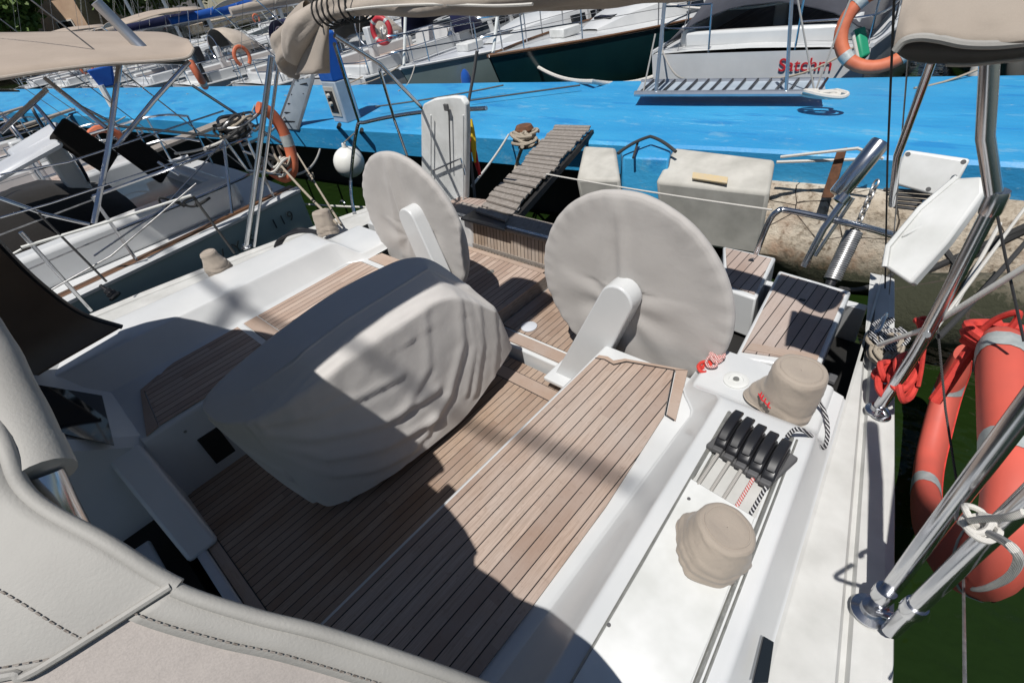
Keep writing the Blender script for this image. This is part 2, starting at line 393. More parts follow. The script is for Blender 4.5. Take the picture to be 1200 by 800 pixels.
# --- benches and coamings : one loft profile for each side
hullR = [(-1.2, 2.43), (0, 2.32), (.755, 2.194), (1.29, 2.08), (1.98, 1.928), (2.75, 1.76)]
hullL = [(-1.2, 2.80), (.14, 2.64), (1.05, 2.45), (1.7, 2.27), (2.0, 2.17), (2.75, 1.92)]
def prof(y, s):
    h = interp(hullR if s > 0 else hullL, y)
    e = max(0., min(1., (y-1.31)/.14)); e = e*e*(3-2*e)
    top = .62-.115*e
    l2 = 1.352-.016*(y-.9)-.10*e; l3 = 1.447-.0567*(y-1.326)-.16*e
    g2 = 1.729-.092*(y-1.3); rg = g2+.05; ob = 1.85-.108*(y-1.292)
    gut = min(h-.09, 1.978-.207*(y-1.214)) if s > 0 else h-.12
    return dict(bench=[(.776, .0), (.772, .425), (.778, .444), (.79, .450), (1.34-.1*e, .452), (l2, .462)],
                coam=[(l2, .462), (l2+.004, .4635), (l2+.010, .470), (l3-.006, top-.022), (l3-.001, top-.009), (l3+.008, top-.002), (l3+.018, top), (g2-.1, top+.0005), (rg-.012, top+.003), (rg+.004, top+.001), (rg+.014, top-.006), (rg+.019, top-.018), (ob-.006, .474), (ob-.002, .464), (ob+.004, .459)],
                deck=[(ob+.004, .459), (ob+.015, .453), (gut-.016, .453), (gut-.004, .430), (gut+.010, .428), (gut+.018, .448), (h-.03, .451), (h-.006, .446), (h, .43)],
                hull=[(h, .43), (h-.005, .2), (h-.05, -.4), (h-.16, -1.3)])
ys = [-1.2, -.8, -.5, -.36, -.3, -.1, .2, .5, .8, 1.1, 1.25, 1.31, 1.34, 1.37, 1.40, 1.43, 1.46, 1.52, 1.60, 1.68, 1.72]
for s in (1, -1):
    for key, nm, mt, yl in (('bench', 'bench', 'gel', [y for y in ys if -.3 <= y < 1.6]), ('coam', 'coaming', 'gel', ys), ('deck', 'side_deck', 'gel_n', ys+[1.8, 2.0, 2.3, 2.6, 2.75]), ('hull', 'hull_side', 'gel', ys+[1.8, 2.0, 2.3, 2.6, 2.75])):
        mb = MB(); rows = [[V((s*x, y, z)) for x, z in prof(y, s)[key]] for y in yl]
        mb.grid(rows)
        if key in ('bench', 'coam'):
            r = rows[-1]; zb = 0 if key == 'bench' else .2
            mb.add(r+[V((r[-1].x, r[-1].y, zb)), V((r[0].x, r[0].y, zb))], [tuple(range(len(r)+2))])
            if key == 'bench':
                r = rows[0]; mb.add(r+[V((r[-1].x, r[-1].y, zb))], [tuple(range(len(r)+1))])
        part(mb, nm, mt, autos={'deck': 14, 'coam': 35}.get(key, 50))
    # aft well floor between the coaming end and the stern
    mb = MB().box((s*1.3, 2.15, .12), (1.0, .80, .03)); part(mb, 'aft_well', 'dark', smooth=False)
    # grey alloy tracks along the coaming top
    mb = MB(); 
    a = [V((s*(1.51-.0615*(y-1.3)), y, .6225)) for y in (-.4, .5, 1.26)]; mb.tube(a, .0075, 6)
    mb.tube([p+V((s*.022, 0, 0)) for p in a], .0045, 6)
    b_ = [V((s*(1.729-.092*(y-1.3)), y, .6235)) for y in (-.4, .5, 1.26)]; mb.tube(b_, .007, 6); mb.tube([p+V((s*.016, 0, 0)) for p in b_], .004, 6)
    if s > 0: part(mb, 'track', 'strap')
    # aft hatch plinth left of the wheel, helmsman's seats at the stern
# --- bench teak
def bench_teak(s, mat, mat2):
    z = .4545; t = .006
    if s > 0:
        panel = [(.80, -.28), (.80, 1.40), (.845, 1.415), (.905, 1.405), (.945, 1.455), (1.155, 1.52), (1.255, 1.25), (1.30, .74), (1.312, .30), (1.315, -.28)]
        strips = [[(.80, 1.406), (.845, 1.421), (.900, 1.413), (.938, 1.462), (1.16, 1.53), (1.205, 1.555), (.925, 1.475), (.885, 1.435), (.845, 1.445), (.803, 1.432)],
                  [(1.165, 1.526), (1.262, 1.26), (1.308, 1.25), (1.210, 1.552)]]
    else:
        panel = [(-.80, .60), (-1.318, .60), (-1.318, 1.40), (-.80, 1.40)]
        strips = [[(-.80, .50), (-.80, .592), (-1.318, .592), (-1.318, .50)], [(-.80, 1.45), (-1.27, 1.45), (-1.22, 1.56), (-.80, 1.56)],
                  ]
    mb = MB().prism([(x, y, z) for x, y in panel], (0, 0, t))
    part(mb, 'bench_teak', mat, smooth=False)
    for st in strips: part(MB().prism([(x, y, z) for x, y in st], (0, 0, t+.001)), 'margin_board', mat2, smooth=False)
    if s < 0:
        fp = [(-.80, -.20), (-.80, .49), (-1.318, .49), (-1.318, .05), (-1.30, 0), (-1.235, -.09), (-1.19, -.155)]
        part(MB().prism([(x, y, z) for x, y in fp], (0, 0, t)), 'bench_teak', mat, smooth=False)
        fe = [(-.775, -.27), (-.795, -.205), (-1.185, -.162), (-1.232, -.098), (-1.262, -.03), (-1.275, -.06), (-1.225, -.17)]
        part(MB().prism([(x, y, z) for x, y in fe], (0, 0, t+.001)), 'margin_board', mat2, smooth=False)
    else:
        part(MB().tube([(1.158, 1.523, z+t), (1.258, 1.255, z+t), (1.302, 1.247, z+t)], .003, 5), 'caulking_seam', 'black')
        mb = MB().tube([(.80, 1.403, z+t), (.845, 1.418, z+t), (.902, 1.409, z+t), (.941, 1.459, z+t), (1.158, 1.524, z+t)], .003, 5)
        part(mb, 'caulking_seam', 'black')
bench_teak(1, 'teak', 'teaky'); bench_teak(-1, 'teakL', 'teaky')
# white step at the aft end of the left bench
part(MB().prism([(-.79, 1.405, .452), (-1.33, 1.405, .452), (-1.30, 1.445, .452), (-.79, 1.445, .452)], (0, 0, .012)), 'bench_step', 'gel', bevel=.003)
part(MB().prism([(-.79, .455, .452), (-1.335, .455, .452), (-1.335, .495, .452), (-.79, .495, .452)], (0, 0, .009)), 'bench_step', 'gel', bevel=.003)
# --- aft lockers / helm seats
def locker(poly, z0, z1, rim, name='stern_locker'):
    c = V((0, 0, 0))
    for x, y in poly: c += V((x, y, 0))/len(poly)
    part(slab(poly, z0, z1), name, 'gel', bevel=.012)
    ins = [(c.x+(x-c.x)*(1-rim/abs(1e-9+math.hypot(x-c.x, y-c.y))*1.3), c.y+(y-c.y)*(1-rim/abs(1e-9+math.hypot(x-c.x, y-c.y))*1.3)) for x, y in poly]
    part(slab(ins, z1+.001, z1+.008), 'locker_teak', 'teakdark', smooth=False)
    return ins
R_ = [(P(861, 418, Z=.5).x, P(861, 418, Z=.5).y), (1.262, 2.50), (1.622, 2.46), (1.676, 1.80)]
locker(R_, .36, .5, .035)
part(MB().prism([(1.38, 1.765, .5085), (1.655, 1.83, .5085), (1.65, 1.885, .5085), (1.385, 1.82, .5085)], (0, 0, .003)), 'margin_board', 'teaky', smooth=False)
A_ = [(P(855, 343, Z=.42).x, P(855, 343, Z=.42).y), (.80, 2.70), (P(907, 310, Z=.42).x, 2.70), (P(885, 352, Z=.42).x, P(885, 352, Z=.42).y)]
A_ = [(1.05, 2.30), (.85, 2.74), (1.17, 2.74), (1.235, 2.28)]
locker(A_, .16, .43, .03)
locker([(-1.05, 2.30), (-.85, 2.72), (-1.50, 2.62), (-1.55, 2.25)], .16, .43, .03)
locker([(-1.40, 1.80), (-1.28, 2.20), (-1.66, 2.2), (-1.75, 1.80)], .36, .5, .035)
# hinge and latch dots
for q in ((940, 352), (975, 440)): part(MB().box(P(*q, Z=.505), (.03, .02, .012)), 'hinge', 'black', bevel=.003)
# --- coaming top panel, screws, vent, clutches
pan = [(1.535, .905), (1.560, .55), (1.600, -.2), (1.85, -.2), (1.790, .55), (1.752, .885)]
part(slab(pan, .6215, .632), 'coaming_panel', 'gelold', bevel=.002)
m = MB()
for x, y in ((1.565, .83), (1.735, .82), (1.575, .35), (1.79, .30), (1.60, .02)):
    part(MB().lathe([(0, 0), (.006, 0), (.0055, .002), (0, .0022)], (x, y, .632), n=12), 'screw', 'rubber')
m = MB().lathe([(0, 0), (.052, 0), (.052, .006), (.046, .009), (.030, .009), (.028, .005), (.014, .005), (.012, .010), (0, .010)], (1.425, 1.555, .505), n=26)
part(m, 'vent_cap', 'gelold')
m = MB().lathe([(0, 0), (.013, 0), (.012, .004), (0, .004)], (1.425, 1.555, .515), n=16); part(m, 'vent_cap', 'strap')
bank = MB().box((1.648, 1.11, .637), (.235, .17, .022), Matrix.Rotation(-.22, 3, 'Z')); 
rc = part(bank, 'rope_clutch', 'rubber', bevel=.006)
for i in range(5):
    x = 1.56+.0435*i; y0 = 1.13-.010*i
    mb = MB().prism([(x-.0205, y0-.078, .646), (x-.0205, y0-.072, .668), (x-.0205, y0-.045, .688), (x-.0205, y0+.0, .698), (x-.0205, y0+.05, .694), (x-.0205, y0+.075, .676), (x-.0205, y0+.078, .646)], (.041, 0, 0))
    b1 = mb.build('clutch_body', 'black', rc, bevel=.007)
    MB().prism([(x-.0165, y0-.062, .684), (x-.0165, y0-.04, .702), (x-.0165, y0+.0, .714), (x-.0165, y0+.05, .712), (x-.0165, y0+.088, .698), (x-.0165, y0+.084, .688), (x-.0165, y0+.0, .690)], (.033, 0, 0)).build('clutch_lever', 'black', rc, bevel=.006)
    MB().box((x, y0-.086, .656), (.034, .02, .02)).build('clutch_cheek', 'rubber', rc, bevel=.004)
    ln = MB().tube([(x+.006, y0-.02, .672), (x+.006, y0-.10, .645), (x+.004, .92, .634), (x, .85, .610)], .0065, 8)
    ln.build('control_line', ('grey_rope', 'grey_rope', 'grey_rope', 'red_rope', 'bw_rope')[i], rc)
part(slab([(1.54, .91), (1.755, .89), (1.74, 1.02), (1.545, 1.04)], .6212, .6235), 'line_recess', 'gel_n')
loop = cr([P(x, y, Z=z) for x, y, z in ((922, 512, .66), (932, 503, .69), (945, 506, .66), (957, 518, .56), (966, 524, .50), (970, 508, .49), (968, 488, .52), (960, 470, .56), (950, 462, .60))], 8)
tub('control_line_tail', loop, .0075, 'bw_rope', yacht)
# black edged instrument on the outer coaming face
part(MB().prism([P(880, 800, Z=.58), P(893, 745, Z=.58), P(905, 752, Z=.56), P(898, 800, Z=.55)], (.004, -.002, .012)), 'side_window', 'glass', bevel=.002)
# --- forward bulkhead and companionway on the left
fb = MB()
rows = []
for y, zt in ((-.29, .462), (-.34, .50), (-.46, .60), (-.62, .74), (-.85, .86), (-1.3, .92)):
    rows.append([V((-1.86, y, min(zt+.10, .95))), V((-1.7, y, zt+.08)), V((-1.45, y, zt)), V((-1.0, y, zt)), V((-.82, y, zt-.01)), V((-.775, y, zt-.06)), V((-.77, y, 0))])
fb.grid(rows); fb.add(rows[0][2:]+[V((-1.45, -.29, 0))], [tuple(range(6))])
part(fb, 'cabin_bulkhead', 'gel', autos=30)
def bulk(px, py):   # on the sloping bulkhead face
    best = None
    for k in range(200):
        y = -.29-k*.004; z = interp([(-.85, .86), (-.62, .74), (-.46, .60), (-.34, .50), (-.29, .462)], y)+.006
        q = P(px, py, Z=z)
        if best is None or abs(q.y-y) < best[0]: best = (abs(q.y-y), q)
    return best[1]
wq = [bulk(*q) for q in ((36, 450), (120, 464), (134, 522), (72, 508))]
part(MB().prism(wq, (0, 0, .006)), 'bulkhead_window', 'glass', smooth=False)
# black vent on the inner face of the left bench, and threshold
part(MB().box((-.7705, -.055, .172), (.012, .115, .205)), 'side_vent', 'dark', bevel=.003)
part(MB().lathe([(0, 0), (.008, 0), (.007, .004), (0, .005)], (-.771, -.13, .36), (1, 0, 0), n=12), 'screw', 'strap')
th = [(-.79, -.312, 0), (-.33, -.312, 0), (-.30, -.312, .02), (-.33, -.312, .05), (-.72, -.312, .40), (-.79, -.312, .452)]
part(MB().prism(th, (0, -.15, 0)), 'companionway_threshold', 'gel', bevel=.02)
part(MB().box((.2, -.40, -.06), (1.15, .05, .16)), 'companionway_threshold', 'gelgrey', bevel=.01)
part(MB().box((-.2, -1.05, -.50), (2.6, 1.15, .9)), 'companionway', 'dark', smooth=False)  # solid near-black box, stands for the shade in the opening
part(MB().prism([(-.62, -.55, .005), (.2, -.55, .005), (.2, -.80, .02), (-.62, -.80, .02)], (0, 0, .03)), 'companionway_step', 'gelgrey', bevel=.01)
# --- helm pedestals
def pedestal(s):
    if s > 0:
        bl, br, tc, ty = P(648, 446, Z=.10), None, P(718, 356, Y=1.50), 1.50
        base = V((.535, 1.47, .06)); top = V((tc.x-.005, 1.50, tc.z-.01)); w0, w1 = .115, .086
    else:
        tc = P(473, 262, Y=1.50); base = V((-.46, 1.47, .06)); top = V((tc.x, 1.50, tc.z)); w0, w1 = .105, .085
    ax = (top-base).normalized(); side = V((ax.z, 0, -ax.x)); dep = V((0, 1, 0))
    outl = []
    for t, w in ((0, w0), (.06, w0*.98), (.5, (w0+w1)/2), (1., w1)): outl.append((base.lerp(top, t), w))
    pl = [c-side*w for c, w in outl]
    c, w = outl[-1]; arc = [c-side*w*math.cos(a)+ax*w*math.sin(a) for a in [PI*k/10 for k in range(1, 10)]]
    pr_ = [c2+side*w2 for c2, w2 in reversed(outl)]
    poly = pl+arc+pr_
    part(MB().prism([p+dep*.03 for p in poly], dep*.10), 'helm_pedestal', 'gel', bevel=.009)
    part(MB().box(base+V((0, .07, .035)), (w0*2+.05, .22, .03)), 'pedestal_foot', 'gel', bevel=.008)
    # wheel hub behind the pedestal
    part(MB().lathe([(0, 0), (.05, 0), (.045, .05), (0, .05)], top+V((0, .12, 0)), (0, 1, 0), n=20), 'wheel_hub', 'steel')
pedestal(1); pedestal(-1)
# --- stern rails, bimini frame legs, stanchions
def tubepart(name, pts, r, mat='steel', n=10, parent=yacht): return MB().tube(pts, r, n).build(name, mat, parent)
def flange(p, r=.045, mat='steel'):
    return part(MB().lathe([(0, 0), (r, 0), (r, .006), (r*.6, .012), (r*.55, .03), (0, .03)], p, n=20), 'base_plate', mat)
pA = P(1020, 716, Z=.46); flange(pA, .05)
pB = P(1200, 480, X=2.135); d = (pB-pA)
tubepart('bimini_leg', [pA+V((.01, .02, .02)), pA+d*1.15, pA+d*1.5+V((-.04, .1, .05))], .0215, 'steel', 12)
off = P(1200, 522, X=2.16)-P(1020, 716, Z=.46)
pA2 = pA+V((.050, -.042, .03))
tubepart('bimini_leg', [pA2, pA2+off*1.25, pA2+off*1.8], .0215, 'steel', 12)
part(MB().lathe([(.026, 0), (.028, .01), (.028, .035), (.026, .045)], pA+d*.10, d, n=14).lathe([(.026, 0), (.028, .01), (.028, .035), (.026, .045)], pA2+off*.16, off, n=14), 'tube_clamp', 'steel')
part(MB().lathe([(0, -.025), (.012, -.025), (.012, .025), (0, .025)], pA+V((.03, .0, .025)), (1, .4, 0), n=10), 'hinge_pin', 'steel')
qA = P(1027, 481, Z=.455); flange(qA, .04)
q1 = P(1076, 408, Y=1.72); q2 = P(1166, 235, Y=1.75); q3 = P(1142, 78, Y=1.7)
tubepart('bimini_leg', cr([qA, q1, q2-V((0, 0, .02)), ], 6), .021, 'steel', 12)
tubepart('bimini_leg', [q2, q2.lerp(q3, .5), q3+V((0, 0, .1))], .021, 'steel', 12)
part(MB().lathe([(.026, 0), (.028, .01), (.028, .06), (.026, .07)], q2-V((0, 0, .04)), (0, 0, 1), n=14), 'tube_clamp', 'steel')
tubepart('bimini_strut', [P(1092, 72, Y=1.75), P(1052, 182, Y=1.95), P(1045, 240, Y=2.2)], .012)
tubepart('bimini_strut', [q2, P(1098, 375, Y=1.85), P(1086, 392, Y=1.7)], .012)
# left legs
lA = P(289, 290, Z=.46); flange(lA, .045)
tubepart('bimini_leg', [lA, P(318, 66, Y=1.68)], .021, 'steel', 12)
lB = P(298, 289, Z=.46)
tubepart('bimini_leg', [lB, P(327, 70, Y=1.70)], .012, 'steel', 10)
# pushpit right
pp = [P(884, 303, Y=2.72), P(900, 262, Y=2.74), P(911, 248, Y=2.76), P(925, 247, Y=2.78), P(1000, 263, Y=2.74), P(1052, 277, Y=2.55)]
tubepart('stern_rail', cr(pp, 6), .0165)
tubepart('stern_rail', [P(880, 306, Z=.44), P(884, 303, Y=2.72)], .0165)
# pushpit left
lp = [P(415, 250, Z=.46), P(411, 215, Y=2.45), P(418, 152, Y=2.5), P(430, 143, Y=2.55), P(490, 132, Y=2.7), P(570, 127, Y=2.75)]
tubepart('stern_rail', cr(lp, 6), .0165)
tubepart('stern_rail', [P(392, 52, Y=1.8), P(420, 142, Y=2.4)], .012)
tubepart('stern_rail', [P(392, 42, Y=1.72), P(445, 75, Y=2.0), P(498, 130, Y=2.7)], .014)
tubepart('stern_rail', [P(445, 82, Y=2.0), P(462, 140, Y=2.55), P(477, 182, Y=2.6)], .012)
# left guard rail in front (stanchion and wires)
tubepart('stanchion', [P(107, 364, Z=.46), P(24, 272, X=-2.62)], .014)
tubepart('guard_wire', [P(25, 290, X=-2.62), P(120, 262, X=-2.62), P(224, 229, X=-2.58)], .010, 'fender')
tubepart('guard_wire', [P(-30, 322, X=-2.65), P(25, 292, X=-2.62)], .006, 'fender')
tubepart('guard_wire', [P(15, 365, X=-2.66), P(130, 300, X=-2.60), P(230, 215, X=-2.55)], .006, 'galv')
tubepart('lashing', [P(226, 230, X=-2.58), P(275, 297, Z=.47)], .010, 'blackrope')
tubepart('lashing', [P(45, 250, X=-2.65), P(125, 330, X=-2.55)], .008, 'blackrope')
part(MB().lathe([(.045, 0), (.048, .012), (.036, .022), (.038, .045), (.028, .052), (.030, .075), (.018, .082), (.012, .13), (0, .135)], P(136, 348, Z=.46), (-.5, -.25, .8), n=18), 'shroud_boot', 'black')
# guard wire on the right, white sheathed
tubepart('guard_wire', [P(1030, 404, Z=.62), P(1085, 385, Y=1.76), P(1230, 295, Y=1.62)], .009, 'fender')
# running backstay / thin wires
tubepart('backstay', [P(1049, -30, Y=1.9), P(1040, 190, Y=2.3), P(1037, 345, Y=2.66)], .004, 'darkwire', 6)
tubepart('backstay', [P(1166, 238, Y=1.75), P(1178, 300, Y=1.7), P(1200, 400, Y=1.6)], .004, 'darkwire', 6)
tubepart('lazy_line', [P(1098, 375, Y=1.85), P(1108, 480, Y=1.6), P(1122, 570, Y=1.4)], .004, 'blackrope', 6)
tubepart('lifting_wire', [P(1128, 590, X=2.30), P(1131, 830, X=2.24)], .004, 'galv', 6)
tubepart('backstay', [P(1068, 20, Y=1.72), P(1042, 345, Z=.46)], .0025, 'galv', 6)
# deck fittings on the right
pe = P(1031, 484, Z=.457)
m = MB().lathe([(0, 0), (.036, 0), (.034, .006), (0, .008)], P(1032, 486, Z=.455), n=20)
m.tube([P(1026, 487, Z=.46), P(1028, 480, Z=.49), P(1036, 480, Z=.49), P(1040, 488, Z=.46)], .006, 8); part(m, 'pad_eye', 'steel')
cl = MB(); c0 = V((1.80, 2.22, .455))
cl.tube([c0+V((-.02, -.11, .05)), c0+V((0, -.05, .055)), c0+V((0, .05, .055)), c0+V((-.0, .11, .05))], [.008, .014, .014, .008], 10).box(c0+V((0, -.04, .025)), (.03, .02, .05)).box(c0+V((0, .04, .025)), (.03, .02, .05))
part(cl, 'deck_cleat', 'steel', bevel=.003)
cl = MB(); c0 = P(404, 243, Z=.46)
cl.tube(cr([c0+V((-.05, 0, .03)), c0+V((-.02, 0, .06)), c0+V((.03, 0, .05)), c0+V((.0, 0, .02))], 4), .008, 8); part(cl, 'fairlead', 'steel')
part(MB().box(P(975, 444, Z=.51), (.03, .045, .02)), 'latch', 'rubber', bevel=.003)
# rolled black hose in the left gutter
m = MB()
for k in range(3): m.tube(cr([P(322+k*3, 290-k, Z=.47), P(328+k*4, 280-k*2, Z=.52), P(350, 272-k*2, Z=.53), P(372, 273-k, Z=.50)], 5), .011, 8)
part(m, 'hose_coil', 'black')
# wheels (rims hidden under their covers)
for s in (1, -1):
    c = V((s*.83, 1.665, .70)); ring = [c+V((.47*math.cos(a), 0, .47*math.sin(a))) for a in [2*PI*k/40 for k in range(40)]]
    wh = MB().tube(ring, .016, 8, True)
    for k in range(5): wh.tube([c, c+V((.47*math.cos(k*2*PI/5+.3), 0, .47*math.sin(k*2*PI/5+.3)))], .010, 6)
    part(wh, 'steering_wheel', 'steel')
# boom with stowed mainsail above the cockpit (out of the picture, casts its shadow)
bm_ = MB(); rows = []
for i in range(15):
    y = 1.02-i*.32; hw = .195+.04*min(1, i/6)+.012*nz((y, 1, 1), 3); z0 = 2.40; hh = .26+.02*i
    rows.append([V((hw*math.cos(a)+.125, y, z0+hh/2+hh/2*math.sin(a)+.012*nz((math.cos(a), y*3, math.sin(a)), 2))) for a in [2*PI*k/20 for k in range(20)]])
bm_.grid(rows, cv=True); bm_.add(rows[0], [tuple(range(20))])
part(bm_, 'boom_sail_cover', 'beige')
part(MB().tube([(.05, -3.7, -.6), (.05, -3.8, 4), (.05, -3.93, 10.75)], [.09, .075, .03], 14), 'mast', 'alu')
part(MB().tube([(-2.3, -3.82, 10.5), (.05, -3.95, 10.6), (2.9, -3.70, 10.7)], [.024, .028, .024], 10), 'spreader', 'alu')  # out of view, made overlong so its soft shadow band spans the cockpit

# ================================================================== COVERS AND LOOSE THINGS ON THE YACHT
def add_lines(p, lines):
    """sum of soft ridges; lines = [(polyline in (u,v), width, height)]"""
    h = 0
    for pl, wd, ht in lines:
        best = 9
        for (a, b), (c, d) in zip(pl, pl[1:]):
            dx, dy = c-a, d-b; t = max(0, min(1, ((p[0]-a)*dx+(p[1]-b)*dy)/(dx*dx+dy*dy+1e-9)))
            best = min(best, math.hypot(p[0]-a-t*dx, p[1]-b-t*dy))
        h += ht*math.exp(-(best/wd)**2)
    return h
def table_cover():
    st = [ # shoulder, hem
     ((.165, 1.38, .53), (.15, 1.43, .20)), ((.150, 1.12, .775), (.19, 1.02, .075)), ((.150, .80, .815), (.19, .74, .065)),
     ((.135, .45, .80), (.16, .42, .07)), ((.06, .14, .75), (.07, .17, .07)),
     ((-.09, -.005, .735), (-.0, .11, .11)), ((-.25, -.02, .75), (-.13, .06, .20)), ((-.31, .08, .78), (-.22, .14, .32)),
     ((-.315, .38, .84), (-.2, .4, .2)), ((-.305, .72, .88), (-.2, .75, .15)), ((-.285, 1.0, .88), (-.2, 1.05, .15)), ((-.235, 1.17, .875), (-.15, 1.22, .15)),
     ((-.10, 1.235, .86), (-.08, 1.36, .14)), ((.07, 1.30, .715), (.06, 1.45, .15))]
    N = 18
    A = cr([a for a, b in st], N, True); B = cr([b for a, b in st], N, True); n = len(A)
    folds = [([(.0, .73), (.22, .53), (.52, .40), (.85, .36)], .030, .030), ([(.02, .69), (.22, .39), (.48, .26), (.78, .21)], .028, .032), ([(.03, .63), (.20, .28), (.38, .17), (.62, .12)], .024, .028),
             ([(.02, .74), (.3, .64), (.7, .58)], .022, .016), ([(1.18, .80), (1.10, .50), (.92, .28), (.74, .19)], .034, .036), ([(1.28, .70), (1.22, .42), (1.08, .16)], .028, .030),
             ([(1.36, .56), (1.33, .36), (1.24, .12)], .020, .022), ([(1.22, .76), (1.17, .44), (1.02, .20)], .018, .018), ([(.95, .80), (.86, .52), (.6, .36)], .03, .014), ([(.5, .09), (.62, .14), (.74, .16)], .012, .014), ([(.34, .09), (.46, .14), (.55, .15)], .012, .012)]
    rows = []
    KT, KS = 14, 44
    for k in range(KT+KS+1):
        r = []
        for i in range(n):
            a, b = A[i], B[i]
            ty = max(.16, min(1.12, a.y))
            tp = V((.01 if ty > .35 else .01-(.35-ty)*.5, ty, interp([(0, .79), (.16, .80), (.40, .885), (.62, .905), (1.2, .905)], ty)))
            if k <= KT:
                t = k/KT; p = tp.lerp(a, t)
                nrm = V((.3, 0, 1)); wgt = .5*(.3+t)
            else:
                t = (k-KT)/KS; p = a.lerp(b, t)
                out = V((a.x-tp.x, (a.y-.62)*.22, 0)); out = out.normalized() if out.length > 1e-6 else V((1, 0, 0))
                p += out*(.004*math.sin(PI*min(1, t*1.1)))
                nrm = (out+V((0, 0, .35*(1-t)))).normalized(); wgt = 1.
            h = 0
            if p.x > .0 and k > KT-5:
                q = (p.y, p.z)
                h = .38*add_lines(q, folds)-.28*add_lines((q[0]-.012, q[1]+.038), [(a_, b_*.8, c_) for a_, b_, c_ in folds])
            elif p.x < .0 and k > KT: h = .5*add_lines((p.x, p.z), [([(-.25, .72), (-.12, .35), (.0, .12)], .025, .03), ([(-.2, .7), (-.02, .40), (.05, .15)], .02, .03)])
            h += .003*nz(p, 5, 2)+.0015*nz(p, 14, 5)
            if k <= KT+6 and p.x > -.02:
                c1 = nz((p.y*1.5+p.x*3, p.x*11-p.y*1.3, 1), 1.5, 9); c2 = nz((p.y*2.2-p.x*3, p.x*15-p.y*2.2, 4), 1.7, 3)
                h += (.007*math.exp(-(c1/.10)**2)*min(1, max(0, (1.25-p.y)*4))+.003*math.exp(-(c2/.08)**2))*min(1, k/6)
            p = p+nrm*h*wgt*min(1, (k+1)/7)
            r.append(p)
        rows.append(r)
    mb = MB().grid(rows, cv=True)
    mb.f.append(tuple(range(n))); mb.mi.append(0)
    return mb
tc = empty('table_cover', (0, .6, .0), 'large pale grey cloth cover draped over the cockpit table', 'table cover')
table_cover().build('cloth', 'cover', tc, autos=180)
MB().box((.0, .65, .10), (.10, .85, .20)).build('table_foot', 'gelgrey', tc, bevel=.01)


def wheel_cover(cx, cy, cz, R, label, seed, foldx):
    root = empty('wheel_cover', (cx, cy, cz-R), label, 'wheel cover', 'cloth covers over the two steering wheels')
    rows = []; n = 120
    prof_ = [(.0, -.060), (.12, -.062), (.25, -.060), (.4, -.056), (.55, -.052), (.7, -.048), (.82, -.046), (.90, -.044), (.955, -.040), (.985, -.028), (1.0, -.004), (.992, .022), (.96, .038), (.8, .045), (.5, .05), (.2, .055), (.0, .055)]
    prof2 = []
    for (a, b), (c, d) in zip(prof_, prof_[1:]):
        for k in range(3): prof2.append((a+(c-a)*k/3, b+(d-b)*k/3))
    prof2.append(prof_[-1])
    for r, y in prof2:
        row = []; y *= .62
        for k in range(n):
            th = 2*PI*k/n; x = R*r*math.sin(th); z = R*r*math.cos(th)
            rr = 1+.010*math.sin(3*th+seed)+.006*nz((math.cos(th)*2, math.sin(th)*2, seed), 2)
            f = 0
            if y < .02:
                dn = math.hypot(x-foldx, z+.06)
                # soft vertical folds that fan out from the hub
                f += .020*math.exp(-((x-foldx-.03+.04*z)/.028)**2)*min(1, (1-r)*5)*(1 if z > -.1 else .5)
                f += .010*math.exp(-((x-foldx+.10-.15*z)/.03)**2)*min(1, (1-r)*5)*(z > -.25)
                f += .010*nz((x*5, seed, z*1.3), 2.0, seed)*min(1, (1-r)*4)
                an = math.atan2(x-foldx, -(z+.06))
                f += .007*math.sin(an*7+seed)*math.exp(-((dn-.22)/.14)**2)*(1 if z < .05 else .2)
                f += .004*math.sin(th*34+2*nz((th, seed, 0), 1.5))*max(0, (r-.82)/.18)
                f += .005*nz((x, z, seed), 7, seed)
            row.append(V((cx+x*rr, cy+y-f*(1 if y < 0 else 0), cz+z*rr)))
        rows.append(row)
    MB().grid(rows, cv=True).build('cloth', 'wheelc', root, autos=180)
    # dark cloth slot where the pedestal goes through
    return root
wheel_cover(.83, 1.665, .70, .52, 'larger grey cloth wheel cover, at the end of the right teak bench', 1.3, -.03)
wheel_cover(-.845, 1.655, .70, .525, 'round grey cloth wheel cover behind the far end of the covered table', 4.1, -.04)

